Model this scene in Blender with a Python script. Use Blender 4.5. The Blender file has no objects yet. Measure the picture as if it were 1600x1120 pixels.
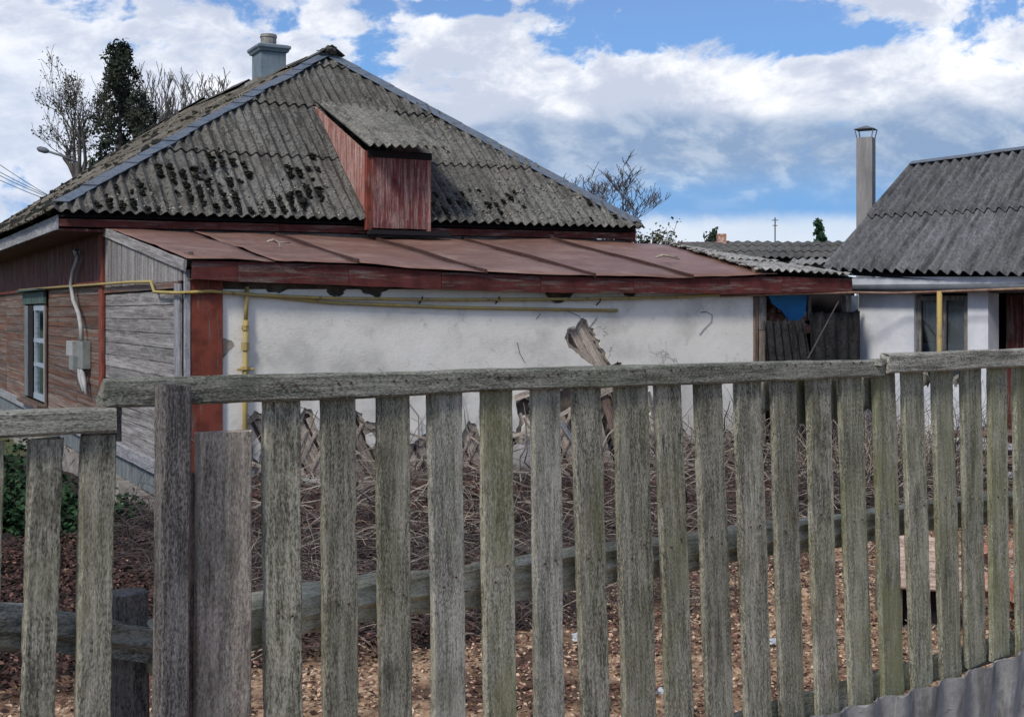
import bpy, bmesh, math, random
import numpy as np
from mathutils import Vector, Matrix, noise
from mathutils.geometry import tessellate_polygon
R = random.Random(7)
sc = bpy.context.scene
COL = sc.collection
# ------------------------------------------------------------------ camera
F = 2000.0; CX = 800.0; HY = 488.0; H = 1.75        # focal in photo pixels, horizon row, eye height
cam_d = bpy.data.cameras.new('camera'); cam = bpy.data.objects.new('camera', cam_d); COL.objects.link(cam)
cam.location = (0, 0, H); cam.rotation_euler = (math.radians(90), 0, 0)
cam_d.sensor_width = 36; cam_d.lens = 36 * F / 1600; cam_d.shift_y = -(560 - HY) / 1600
cam_d.clip_start = 0.05; cam_d.clip_end = 3000
sc.camera = cam
# ------------------------------------------------------------------ light, world
SUN_EL, SUN_AZ = math.radians(44), math.radians(-148)   # azimuth from +Y towards +X : behind-left of the camera
sd = bpy.data.lights.new('sun', 'SUN'); sd.energy = 2.1; sd.angle = math.radians(10); sd.color = (1, .94, .84)
sun = bpy.data.objects.new('sun', sd); COL.objects.link(sun)
dv = Vector((math.sin(SUN_AZ) * math.cos(SUN_EL), math.cos(SUN_AZ) * math.cos(SUN_EL), math.sin(SUN_EL)))
sun.rotation_euler = dv.to_track_quat('Z', 'Y').to_euler()
sc.view_settings.view_transform = 'Standard'; sc.view_settings.look = 'None'
sc.view_settings.exposure = 0.42; sc.view_settings.gamma = 1; sc.view_settings.use_curve_mapping = False

class NT:
    def __init__(s, nt): s.nt = nt
    def n(s, t, ins=None, **kw):
        nd = s.nt.nodes.new(t)
        for k, v in kw.items(): setattr(nd, k, v)
        if ins:
            for k, v in ins.items():
                sock = nd.inputs[k]
                if isinstance(v, bpy.types.NodeSocket): s.nt.links.new(v, sock)
                else: sock.default_value = v
        return nd
    def math(s, op, a, b=0.0, c=0.0, clamp=False):
        nd = s.n('ShaderNodeMath', {0: a, 1: b, 2: c}, operation=op, use_clamp=clamp); return nd.outputs[0]
    def vmath(s, op, a, b=(0, 0, 0)):
        nd = s.n('ShaderNodeVectorMath', {0: a, 1: b}, operation=op); return nd.outputs[0]
    def noise(s, vec, scale, detail=4, rough=.6, dist=0.0, out='Fac'):
        nd = s.n('ShaderNodeTexNoise', {'Vector': vec, 'Scale': scale, 'Detail': detail, 'Roughness': rough, 'Distortion': dist}); return nd.outputs[out]
    def vor(s, vec, scale, feature='F1', out='Distance', rnd=1.0):
        nd = s.n('ShaderNodeTexVoronoi', {'Vector': vec, 'Scale': scale, 'Randomness': rnd}, feature=feature); return nd.outputs[out]
    def ramp(s, fac, stops, interp='LINEAR'):
        nd = s.n('ShaderNodeValToRGB', {0: fac}); cr = nd.color_ramp; cr.interpolation = interp
        while len(cr.elements) < len(stops): cr.elements.new(0.5)
        for e, (p, c) in zip(cr.elements, stops):
            e.position = p; e.color = (c[0], c[1], c[2], 1) if hasattr(c, '__len__') else (c, c, c, 1)
        return nd.outputs[0]
    def mix(s, f, a, b, mode='MIX'):
        nd = s.n('ShaderNodeMix', data_type='RGBA', blend_type=mode, clamp_factor=True)
        for idx, v in ((0, f), (6, a), (7, b)):
            if isinstance(v, bpy.types.NodeSocket): s.nt.links.new(v, nd.inputs[idx])
            else: nd.inputs[idx].default_value = (v if idx == 0 else (v[0], v[1], v[2], 1))
        return nd.outputs[2]
    def mr(s, v, a, b, c=0.0, d=1.0, smooth=True):
        nd = s.n('ShaderNodeMapRange', {0: v, 1: a, 2: b, 3: c, 4: d}, interpolation_type='SMOOTHSTEP' if smooth else 'LINEAR'); return nd.outputs[0]

w = bpy.data.worlds.new('World'); sc.world = w; w.use_nodes = True
w.node_tree.nodes.clear(); N = NT(w.node_tree)
tc = N.n('ShaderNodeTexCoord').outputs['Generated']
sep = N.n('ShaderNodeSeparateXYZ', {0: tc}); dx, dy, dz = sep.outputs
az = N.math('ARCTAN2', dx, dy); el = N.math('ARCSINE', dz)
sky = N.n('ShaderNodeTexSky', sky_type='NISHITA', sun_disc=False, sun_elevation=SUN_EL, sun_rotation=SUN_AZ, altitude=150, air_density=1.0, dust_density=0.6, ozone_density=3.0).outputs[0]
blue = N.mix(1.0, sky, (.085, .088, .106), 'MULTIPLY')
# deepen the blue a little low down as in the photograph, pale again at the horizon
low = N.mr(el, .012, .05)
blue = N.mix(N.mr(el, .10, .30, 1.0, 0.0), blue, N.ramp(N.mr(el, 0, .25, smooth=False), [(0, (.50, .63, .80)), (.22, (.42, .57, .78)), (.30, (.17, .36, .68)), (.55, (.15, .36, .70)), (1, (.11, .32, .68))]))
def blob(pxc, pyc, rx, ry):
    a0 = math.atan((pxc - CX) / F); e0 = math.atan((HY - pyc) / F)
    a = N.math('MULTIPLY', N.math('SUBTRACT', az, a0), F / rx); b = N.math('MULTIPLY', N.math('SUBTRACT', el, e0), F / ry)
    d2 = N.math('ADD', N.math('MULTIPLY', a, a), N.math('MULTIPLY', b, b))
    return N.math('EXPONENT', N.math('MULTIPLY', d2, -1.0))
st = N.n('ShaderNodeMapping', {'Vector': tc, 'Scale': (1, 1, 1.7), 'Location': (3.1, .7, .2)}).outputs[0]
warp = N.noise(st, 6, 3, .5, out='Color')
vec = N.vmath('ADD', st, N.vmath('MULTIPLY', N.vmath('SUBTRACT', warp, (.5, .5, .5)), (.10, .10, .06)))
n1 = N.noise(vec, 11, 10, .60)
n2 = N.noise(vec, 30, 7, .62)
dens = N.math('ADD', n1, N.math('MULTIPLY', N.math('SUBTRACT', n2, .5), .50))
def acc(base, items):
    for amt, b in items: base = N.math('ADD', base, N.math('MULTIPLY', b, amt))
    return base
dens = acc(dens, [(.13, blob(520, 180, 520, 130)), (-.10, blob(560, 110, 120, 40)), (-.09, blob(330, 70, 150, 30)), (-.12, blob(590, 75, 60, 25)), (.22, blob(1250, 190, 560, 80)), (.16, blob(1250, 130, 330, 50)), (.25, blob(60, 160, 260, 160)), (.15, blob(800, 48, 90, 26)), (.20, blob(640, 75, 190, 40)), (.10, blob(760, 100, 130, 40)), (-.26, blob(1080, 35, 190, 42)), (-.16, blob(1330, 85, 120, 26)), (.24, blob(1420, 10, 200, 30)),
                  (-.20, blob(700, 15, 120, 16)), (-.10, blob(690, 130, 80, 30)), (-.10, blob(150, 90, 160, 14)), (-.30, blob(1120, 320, 330, 32)), (.05, blob(30, 330, 300, 70))])
cov = N.mr(dens, .46, .60)
bank = N.math('MULTIPLY', blob(1250, 250, 680, 74), 1.3)          # the grey bank on the right
bank = N.mr(N.math('ADD', bank, N.math('MULTIPLY', N.math('SUBTRACT', n1, .5), 1.3)), .25, .95)
billow = N.mr(N.math('ADD', N.noise(N.vmath('ADD', vec, (0, 0, .035)), 9, 9, .6), N.math('MULTIPLY', n2, .45)), .56, .84)
white = N.mix(billow, (.90, .91, .94), (.50, .55, .67))
white = N.mix(N.math('MULTIPLY', blob(10, 260, 330, 190), .55), white, (.50, .58, .74))
grey = N.mix(N.mr(n2, .38, .70), (.23, .33, .50), (.42, .50, .62))
cc = N.mix(bank, white, grey)
skyc = N.mix(cov, blue, cc)
skyc = N.mix(N.math('MULTIPLY', bank, .85), skyc, grey)
skyc = N.mix(N.math('MULTIPLY', blob(1130, 312, 420, 36), .78), skyc, (.17, .36, .66))
puff = N.math('MULTIPLY', N.mr(N.noise(vec, 30, 5, .5), .52, .66), blob(1130, 292, 170, 22))
skyc = N.mix(N.math('MULTIPLY', puff, .5), skyc, (.50, .60, .74))
hz = N.mr(N.math('ADD', el, N.math('MULTIPLY', N.math('SUBTRACT', n2, .5), .012)), .064, .080, 1.0, 0.0)
skyc = N.mix(N.math('MULTIPLY', hz, .85), skyc, (.60, .68, .78))
bg = N.n('ShaderNodeBackground', {'Color': skyc, 'Strength': 0.90})
# the sky texture feeds the same Background scaled by .1 above
wo = N.n('ShaderNodeOutputWorld', {'Surface': bg.outputs[0]})

# ------------------------------------------------------------------ materials
def mat(name, fn, rough=.9, bump=None, spec=.25, metallic=0.0):
    m = bpy.data.materials.new(name); m.use_nodes = True; m.node_tree.nodes.clear(); n = NT(m.node_tree)
    res = fn(n)
    if isinstance(res, tuple) and isinstance(res[0], float): res = (res, None, None)
    col, hgt, rg = (res + (None, None))[:3] if isinstance(res, tuple) else (res, None, None)
    b = n.n('ShaderNodeBsdfPrincipled', {'Roughness': rg if rg is not None else rough, 'Metallic': metallic, 'Specular IOR Level': spec})
    if isinstance(col, bpy.types.NodeSocket): m.node_tree.links.new(col, b.inputs['Base Color'])
    else: b.inputs['Base Color'].default_value = (*col, 1)
    if hgt is not None:
        bp = n.n('ShaderNodeBump', {'Height': hgt, 'Strength': (bump or (.5, .005))[0], 'Distance': (bump or (.5, .005))[1]})
        m.node_tree.links.new(bp.outputs[0], b.inputs['Normal'])
    n.n('ShaderNodeOutputMaterial', {'Surface': b.outputs[0]})
    return m
def ocoord(n, rnd=True):
    v = n.n('ShaderNodeTexCoord').outputs['Object']
    if rnd:
        r = n.n('ShaderNodeObjectInfo').outputs['Random']
        v = n.vmath('ADD', v, n.n('ShaderNodeCombineXYZ', {0: n.math('MULTIPLY', r, 37.0), 1: n.math('MULTIPLY', r, 91.0), 2: n.math('MULTIPLY', r, 53.0)}).outputs[0])
    return v
def wood_fn(light, dark, algae=None, amt=.5, grain=1.0, paint=None, paint_amt=.5, lich=0.0, var=.35, turn=False, stretch=1.0):
    def fn(n):
        v = ocoord(n)
        if stretch != 1: v = n.n('ShaderNodeMapping', {'Vector': v, 'Scale': (1, 1, stretch)}).outputs[0]
        if turn: v = n.n('ShaderNodeMapping', {'Vector': v, 'Rotation': (0, math.pi / 2, 0)}).outputs[0]
        r = n.n('ShaderNodeObjectInfo').outputs['Random']
        gv = n.n('ShaderNodeMapping', {'Vector': v, 'Scale': (1, 1, .075)}).outputs[0]
        knot = n.noise(v, 5, 2, .5, out='Color')
        gv = n.vmath('ADD', gv, n.vmath('MULTIPLY', n.vmath('SUBTRACT', knot, (.5, .5, .5)), (.014, .014, .006)))
        g1 = n.noise(gv, 90 * grain, 8, .74)
        g2 = n.noise(gv, 260 * grain, 3, .6)
        g3 = n.noise(gv, 22 * grain, 3, .5); sp = n.noise(n.n('ShaderNodeMapping', {'Vector': v, 'Scale': (1, 1, .4)}).outputs[0], 240, 3, .7)
        f = n.math('ADD', n.math('MULTIPLY', g1, .75), n.math('MULTIPLY', g3, .35))
        f = n.math('ADD', f, n.math('MULTIPLY', n.math('SUBTRACT', sp, .5), .85))
        c = n.ramp(n.mr(f, .34, .76, smooth=False), [(0, tuple(x * .4 for x in dark)), (.28, dark), (.62, light), (1, tuple(min(1, x * 1.5) for x in light))])
        h = n.math('ADD', n.math('MULTIPLY', g1, 1.0), n.math('MULTIPLY', sp, .5))
        crack = n.mr(n.noise(gv, 38 * max(.9, grain), 4, .55), .70, .74)
        c = n.mix(n.math('MULTIPLY', crack, .8), c, tuple(x * .12 for x in dark))
        h = n.math('SUBTRACT', h, n.math('MULTIPLY', crack, 1.5))
        blot = n.noise(n.n('ShaderNodeMapping', {'Vector': v, 'Scale': (1, 1, .45)}).outputs[0], 11, 6, .7)
        c = n.mix(n.mr(blot, .46, .72, 0, .6), c, tuple(x * .42 for x in dark))
        c = n.mix(n.mr(n.noise(n.n('ShaderNodeMapping', {'Vector': v, 'Scale': (1, 1, .35), 'Location': (4, 7, 2)}).outputs[0], 14, 5, .7), .52, .74, 0, .5), c, tuple(min(1, x * 1.35) for x in light))
        if paint:
            pm = n.math('ADD', n.math('MULTIPLY', n.noise(n.n('ShaderNodeMapping', {'Vector': v, 'Scale': (1, 1, .08)}).outputs[0], 22, 7, .65), 1.0), n.math('MULTIPLY', n.math('SUBTRACT', g1, .5), .3))
            k = .5 + (.5 - paint_amt) * .5
            pc = n.mix(n.mr(n.noise(v, 6, 4, .6), .35, .7), paint, tuple(x * .55 for x in paint))
            c = n.mix(n.mr(pm, k - .04, k + .07), c, pc)
        if algae:
            am = n.math('ADD', n.noise(n.n('ShaderNodeMapping', {'Vector': v, 'Scale': (1, 1, .5)}).outputs[0], 6, 6, .65), n.math('MULTIPLY', n.noise(v, 110, 2, .7), .22))
            c = n.mix(n.math('MULTIPLY', n.math('MULTIPLY', n.mr(am, .50, .78), n.math('ADD', n.math('MULTIPLY', n.math('FRACT', n.math('MULTIPLY', r, 7.3)), .8), .2)), amt), c, algae)
        if lich:
            lm = n.mr(n.math('ADD', n.noise(v, 60, 4, .7), n.math('MULTIPLY', n.noise(v, 7, 3, .5), .5)), .86, .98)
            c = n.mix(n.math('MULTIPLY', lm, lich), c, (.33, .35, .30))
        if var:
            c = n.mix(1.0, c, n.ramp(r, [(0, 1 - var), (1, 1.0)]), 'MULTIPLY')
        return c, h
    return fn
M = {}
M['fence'] = mat('weathered_fence_wood', wood_fn((.40, .38, .305), (.145, .14, .108), (.165, .17, .075), .9, 1.0, lich=.7, var=.3), .95, (1.0, .006))
M['fence_green'] = mat('algae_fence_wood', wood_fn((.37, .36, .28), (.15, .148, .108), (.22, .225, .11), .9, 1.0, lich=.7, var=.2), .95, (1.0, .006))
M['fence_pale'] = mat('pale_fence_wood', wood_fn((.42, .405, .35), (.18, .175, .15), (.15, .16, .09), .5, 1.0, lich=.5, var=.1), .95, (1.0, .006))
M['rail'] = mat('top_rail_wood', wood_fn((.31, .305, .26), (.11, .11, .092), (.10, .115, .06), .45, .9, lich=.5, var=.1), .95, (1.0, .006))
M['beam'] = mat('split_beam_wood', wood_fn((.82, .76, .58), (.48, .44, .31), (.26, .27, .12), .4, .6, lich=.2, var=.05), .95, (1.0, .014))
M['post'] = mat('dark_post_wood', wood_fn((.22, .205, .19), (.085, .08, .077), None, 0, .7, var=.1), .95, (1.0, .008))
M['wide'] = mat('wide_board_wood', wood_fn((.46, .40, .33), (.25, .21, .175), (.16, .16, .11), .35, .7, lich=.3, var=.1), .95, (.8, .004))
M['oldwood'] = mat('grey_board_wood', wood_fn((.36, .345, .335), (.14, .125, .12), None, 0, .8, var=.3, stretch=.35), .95, (.8, .005))
M['brownwood'] = mat('brown_board_wood', wood_fn((.22, .16, .13), (.10, .065, .05), None, 0, .8, var=.3), .95, (.8, .005))
M['redbrown'] = mat('faded_red_board', wood_fn((.27, .21, .175), (.09, .072, .07), None, 0, .8, paint=(.215, .105, .07), paint_amt=.50, var=.35, stretch=.18), .9, (.7, .004))
M['red'] = mat('red_painted_board', wood_fn((.24, .17, .15), (.10, .06, .055), None, 0, .8, paint=(.25, .062, .040), paint_amt=.72, var=.25), .8, (.6, .004))
M['redfascia'] = mat('red_fascia_paint', wood_fn((.22, .15, .13), (.09, .055, .05), None, 0, .8, paint=(.125, .032, .028), paint_amt=.64, var=.25), .8, (.6, .004))
M['fasciax'] = mat('red_fascia_long_grain', wood_fn((.22, .15, .13), (.09, .055, .05), None, 0, .8, paint=(.135, .034, .030), paint_amt=.66, var=.25, turn=True), .8, (.6, .004))
M['pinkred'] = mat('dormer_red_board', wood_fn((.36, .22, .20), (.16, .08, .07), None, 0, .9, paint=(.20, .058, .056), paint_amt=.55, var=.15), .85, (.6, .004))
M['palered'] = mat('dormer_cheek_board', wood_fn((.50, .34, .30), (.30, .16, .13), None, 0, .9, paint=(.38, .15, .12), paint_amt=.5, var=.1), .85, (.6, .004))  # paler than the front boards: weathering plus left-hand light put into the colour
M['lath'] = mat('lath_wood', wood_fn((.58, .50, .42), (.30, .24, .20), None, 0, 1.0, var=.45), .95, (.6, .004))
M['greybeam'] = mat('greyed_trim', wood_fn((.36, .36, .38), (.2, .2, .21), None, 0, .8, var=.2), .9, (.6, .004))
M['bluewood'] = mat('blue_grey_boards', wood_fn((.22, .25, .27), (.11, .12, .13), (.12, .14, .09), .3, .6, var=.2), .9, (.6, .004))

def slate_fn(base, dark, moss=.5, mossc=(.022, .022, .015), pale=.5, streak=.4, brown=.3, axis=(1, .12, .12), dkamt=.85):
    def fn(n):
        v = ocoord(n, False); r = n.n('ShaderNodeObjectInfo').outputs['Random']
        f = n.noise(v, 4.5, 8, .7)
        c = n.ramp(n.mr(f, .3, .7, smooth=False), [(0, dark), (.55, base), (1, tuple(x * 1.3 for x in base))])
        c = n.mix(n.mr(n.noise(v, 1.1, 3, .5), .42, .62, 0, brown), c, (.125, .105, .075))
        fine = n.noise(v, 55, 6, .75)
        c = n.mix(n.mr(fine, .58, .78, 0, pale), c, (.42, .42, .39))
        sv = n.n('ShaderNodeMapping', {'Vector': v, 'Scale': axis}).outputs[0]
        stq = n.noise(sv, 13, 4, .65)
        c = n.mix(n.mr(stq, .48, .66, 0, .7), c, tuple(x * .45 for x in dark))
        c = n.mix(n.mr(n.noise(sv, 21, 3, .6), .56, .72, 0, .45), c, tuple(min(1, x * 1.6) for x in base))
        dk = n.mr(n.math('ADD', n.noise(v, 26, 5, .7), n.math('MULTIPLY', f, .4)), .66, .86)
        c = n.mix(n.math('MULTIPLY', dk, dkamt), c, tuple(x * .3 for x in dark))
        mm = n.math('ADD', n.vor(n.vmath('ADD', v, n.vmath('MULTIPLY', n.noise(v, 20, 2, .5, out='Color'), (.1, .1, .1))), 7.5), 0)
        reg = n.noise(v, .8, 2, .5)
        thr = n.mr(reg, .45, .68, .06, .40)
        mk = n.mr(n.math('SUBTRACT', thr, mm), -.03, .05)
        c = n.mix(n.math('MULTIPLY', mk, moss), c, mossc)
        c = n.mix(1.0, c, n.ramp(r, [(0, .78), (1, 1.08)]), 'MULTIPLY')
        h = n.math('ADD', n.math('MULTIPLY', fine, .7), n.math('MULTIPLY', mk, .8))
        h = n.math('ADD', h, n.math('MULTIPLY', n.noise(v, 18, 5, .7), .9))
        return c, h
    return fn
M['slate'] = mat('old_roof_slate', slate_fn((.175, .172, .158), (.07, .069, .064), .7), .95, (1.0, .012))
M['slate_dormer'] = mat('dormer_roof_slate', slate_fn((.25, .245, .215), (.11, .108, .095), .1, pale=.6, brown=.2), .95, (1.0, .008))
M['slate_left'] = mat('mossy_left_slate', slate_fn((.22, .20, .165), (.085, .075, .06),   .8, brown=.7, axis=(.12, 1, .12)), .95, (1.0, .012))
M['slate_shed'] = mat('shed_roof_slate', slate_fn((.165, .168, .178), (.08, .082, .088), .2, brown=.1, pale=.35, dkamt=.55), .95, (.8, .008))
M['slate_pale'] = mat('pale_slate_sheet', slate_fn((.38, .375, .35), (.2, .195, .18), .3, brown=.25, pale=.5), .95, (.8, .006))
M['slate_base'] = mat('grey_base_sheet', slate_fn((.34, .342, .34), (.23, .232, .23), .0, brown=.1, pale=.3, axis=(1, 1, .2), dkamt=.25), .95, (.8, .005))
M['slate_dark'] = mat('dark_leaning_sheet', slate_fn((.030, .030, .031), (.012, .012, .013), .0, brown=.0, pale=.03, axis=(1, 1, .1)), .95, (.8, .006))

def plaster(n):
    v = ocoord(n, False)
    a = n.noise(v, 1.3, 5, .6); b = n.noise(v, 9, 7, .65)
    c = n.ramp(n.mr(a, .35, .65, smooth=False), [(0, (.54, .525, .48)), (.5, (.72, .70, .64)), (1, (.78, .76, .70))])
    c = n.mix(n.mr(b, .56, .76, 0, .6), c, (.42, .40, .36))
    tr = n.noise(n.n('ShaderNodeMapping', {'Vector': v, 'Scale': (1, 1, 2.2)}).outputs[0], 26, 5, .6)
    c = n.mix(n.mr(tr, .55, .75, 0, .3), c, (.50, .49, .46))
    vd = n.vmath('ADD', v, n.vmath('MULTIPLY', n.noise(v, 4, 5, .6, out='Color'), (.5, .5, .5)))
    cr = n.vor(vd, 1.7, 'DISTANCE_TO_EDGE')
    ck = n.math('MULTIPLY', n.mr(cr, .003, .013, 1, 0), n.mr(n.noise(v, 1.5, 2, .5), .52, .62))
    xm = n.mr(n.n('ShaderNodeSeparateXYZ', {0: v}).outputs[0], 3.6, 4.8)
    ck = n.math('MULTIPLY', ck, xm)
    c = n.mix(n.math('MULTIPLY', ck, .6), c, (.16, .15, .14))
    sp = n.mr(n.noise(v, 3.3, 6, .75), .62, .70)
    c = n.mix(n.math('MULTIPLY', sp, .45), c, (.22, .21, .19))
    sx = n.n('ShaderNodeSeparateXYZ', {0: v})
    low = n.mr(sx.outputs[2], .1, .95, .5, 0)
    c = n.mix(n.math('MULTIPLY', low, n.mr(b, .4, .62)), c, (.33, .31, .27))
    h = n.math('SUBTRACT', n.math('ADD', n.math('MULTIPLY', a, 1.5), n.math('MULTIPLY', b, .5)), n.math('MULTIPLY', ck, .6))
    h = n.math('ADD', h, n.math('MULTIPLY', tr, .35))
    return c, h
M['plaster'] = mat('white_limewash_plaster', plaster, .92, (.7, .012))
M['undercoat'] = mat('clay_undercoat', lambda n: (n.ramp(n.noise(ocoord(n, False), 9, 7, .7), [(.3, (.20, .165, .13)), (.55, (.34, .30, .25)), (.75, (.46, .43, .38))]), n.noise(ocoord(n, False), 14, 6, .7)), .98, (1, .02))
def shedwall(n):
    v = ocoord(n, False)
    a = n.noise(v, 2.2, 5, .6); b = n.noise(v, 16, 5, .65)
    c = n.ramp(n.mr(a, .35, .65, smooth=False), [(0, (.50, .53, .58)), (1, (.68, .69, .72))])
    c = n.mix(n.mr(b, .62, .8, 0, .4), c, (.42, .42, .42))
    return c, n.math('ADD', a, n.math('MULTIPLY', b, .4))
M['shedwall'] = mat('whitewashed_block_wall', shedwall, .92, (.7, .01))
def clay(n):
    v = ocoord(n, False); a = n.noise(v, 6, 7, .7)
    return n.ramp(a, [(.3, (.05, .042, .035)), (.6, (.16, .13, .105)), (.8, (.25, .21, .17))]), a
M['clay'] = mat('clay_daub', clay, .98, (1, .03))
def stonef(n):
    v = ocoord(n, False); a = n.noise(v, 5, 8, .7); k = n.vor(v, 2.6, 'DISTANCE_TO_EDGE')
    c = n.ramp(a, [(.3, (.12, .105, .09)), (.55, (.27, .25, .225)), (.8, (.40, .38, .35))])
    return c, n.math('ADD', a, n.math('MULTIPLY', n.mr(k, 0, .06), .8))
M['stone'] = mat('rough_foundation', stonef, .98, (1, .03))
M['dark'] = mat('dark_interior', lambda n: ((.018, .016, .018)), .95)  # near-black colour standing in for the shade of interiors and gaps
def metalroof(n):
    v = ocoord(n, False); r = n.n('ShaderNodeObjectInfo').outputs['Random']
    a = n.noise(v, 1.6, 6, .65); b = n.noise(n.n('ShaderNodeMapping', {'Vector': v, 'Scale': (1, .25, 1)}).outputs[0], 7, 6, .7)
    c = n.ramp(n.mr(a, .3, .7, smooth=False), [(0, (.135, .066, .045)), (.6, (.21, .112, .082)), (1, (.28, .18, .14))])
    c = n.mix(n.mr(b, .52, .74, 0, .6), c, (.29, .215, .165))
    rs = n.noise(n.n('ShaderNodeMapping', {'Vector': v, 'Scale': (1, .12, 1)}).outputs[0], 17, 5, .7)
    c = n.mix(n.mr(rs, .57, .68, 0, .6), c, (.085, .04, .028))
    c = n.mix(n.mr(n.noise(v, 30, 4, .7), .62, .75, 0, .6), c, (.09, .045, .035))
    c = n.mix(1.0, c, n.ramp(r, [(0, .85), (1, 1.1)]), 'MULTIPLY')
    return c, n.math('ADD', a, n.math('MULTIPLY', b, .2))
M['metalroof'] = mat('brown_painted_sheet_iron', metalroof, .5, (.7, .03), .4)
M['seam'] = mat('dark_seam_iron', lambda n: n.ramp(n.noise(ocoord(n), 20, 4, .6), [(.3, (.035, .02, .018)), (.7, (.10, .05, .04))]), .7)
def tin(n):
    v = ocoord(n); a = n.noise(v, 7, 6, .7); b = n.noise(v, 45, 3, .6)
    c = n.ramp(n.mr(a, .3, .7, smooth=False), [(0, (.09, .115, .15)), (.5, (.15, .185, .23)), (1, (.24, .28, .33))])
    c = n.mix(n.mr(n.math('ADD', a, n.math('MULTIPLY', b, .3)), .66, .8, 0, .7), c, (.10, .08, .06))
    return c, a
M['tin'] = mat('blue_grey_tin', tin, .55, (.3, .01), .4, .3)
def chim(n):
    v = ocoord(n, False); a = n.noise(v, 3, 6, .7)
    sx = n.noise(n.n('ShaderNodeMapping', {'Vector': v, 'Scale': (1, 1, .12)}).outputs[0], 14, 4, .6)
    c = n.ramp(n.mr(a, .3, .7, smooth=False), [(0, (.12, .16, .19)), (1, (.21, .26, .30))])
    return n.mix(n.mr(sx, .5, .75, 0, .5), c, (.08, .10, .11)), a
M['chimpaint'] = mat('chimney_blue_grey', chim, .8, (.4, .01))
def conc(n):
    v = ocoord(n, False); a = n.noise(v, 8, 8, .7); b = n.noise(v, 60, 3, .6)
    return n.mix(n.mr(n.noise(v, 3, 4, .6), .5, .7, 0, .5), n.ramp(a, [(.3, (.16, .155, .14)), (.7, (.36, .35, .33))]), (.13, .13, .09)), n.math('ADD', a, b)
M['concrete'] = mat('rough_concrete', conc, .95, (.8, .01))
def asb(n):
    v = ocoord(n, False); a = n.noise(n.n('ShaderNodeMapping', {'Vector': v, 'Scale': (1, 1, .2)}).outputs[0], 9, 6, .65)
    return n.ramp(n.mr(a, .3, .7, smooth=False), [(0, (.17, .165, .165)), (1, (.31, .30, .295))]), a
M['asbestos'] = mat('asbestos_flue', asb, .9, (.5, .005))
def pipec(n):
    v = ocoord(n, False); a = n.noise(v, 14, 5, .7)
    c = n.mix(n.mr(n.noise(v, 5, 3, .6), .4, .7), (.40, .30, .10), (.32, .26, .13))
    return n.mix(n.mr(a, .56, .68, 0, .85), c, (.13, .075, .04)), a
M['yellow'] = mat('yellow_gas_paint', pipec, .6, (.3, .002))
M['rustpipe'] = mat('faded_rusty_pipe', lambda n: n.ramp(n.noise(ocoord(n, False), 7, 5, .7), [(.35, (.17, .08, .06)), (.6, (.28, .19, .13)), (.75, (.34, .26, .12))]), .7)
M['greypaint'] = mat('grey_meter_box', lambda n: n.ramp(n.noise(ocoord(n, False), 9, 4, .6), [(.3, (.17, .185, .175)), (.7, (.26, .275, .26))]), .5)
M['cable'] = mat('grey_conduit', lambda n: n.ramp(n.noise(ocoord(n, False), 9, 4, .6), [(.3, (.26, .27, .27)), (.7, (.42, .42, .42))]), .6)
M['black'] = mat('black_rubber', lambda n: (.02, .02, .022), .6)
M['whitepaint'] = mat('old_white_paint', lambda n: n.ramp(n.noise(ocoord(n), 18, 5, .7), [(.35, (.32, .35, .38)), (.65, (.62, .67, .72))]), .7)
M['windowpaint'] = mat('faded_blue_white_paint', lambda n: n.ramp(n.noise(ocoord(n), 18, 5, .7), [(.35, (.18, .22, .26)), (.65, (.40, .47, .53))]), .7)
M['greenpaint'] = mat('faded_green_paint', wood_fn((.2, .21, .2), (.09, .1, .09), None, 0, .8, paint=(.085, .13, .12), paint_amt=.8, var=.1), .8, (.5, .003))
M['gutter'] = mat('grey_white_boxed_eave', lambda n: n.ramp(n.noise(ocoord(n, False), 4, 5, .6), [(.3, (.36, .39, .43)), (.7, (.60, .62, .66))]), .7)
M['darkgutter'] = mat('dark_grey_gutter', lambda n: n.ramp(n.noise(ocoord(n, False), 4, 5, .6), [(.3, (.085, .095, .11)), (.7, (.16, .175, .2))]), .6)
M['redbrick'] = mat('red_brick', lambda n: (n.ramp(n.noise(ocoord(n), 14, 6, .7), [(.3, (.22, .09, .065)), (.5, (.42, .21, .15)), (.62, (.62, .50, .43))]), n.noise(ocoord(n), 30, 4, .7)), .95, (.7, .006))
M['bluepaint'] = mat('bright_blue_board', lambda n: n.mix(n.mr(n.noise(ocoord(n, False), 5, 5, .6), .4, .7), (.045, .26, .62), (.03, .17, .42)), .7)
def glassf():
    m = bpy.data.materials.new('window_glass'); m.use_nodes = True; m.node_tree.nodes.clear(); n = NT(m.node_tree)
    g = n.n('ShaderNodeBsdfGlossy', {'Color': (.75, .85, .92, 1), 'Roughness': .06}); t = n.n('ShaderNodeBsdfTransparent', {'Color': (.55, .6, .62, 1)})
    fr = n.n('ShaderNodeFresnel', {'IOR': 1.6})
    f = n.math('ADD', fr.outputs[0], .10, clamp=True)
    mx = n.n('ShaderNodeMixShader', {0: f, 1: t.outputs[0], 2: g.outputs[0]})
    n.n('ShaderNodeOutputMaterial', {'Surface': mx.outputs[0]}); return m
M['glass'] = glassf()
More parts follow.
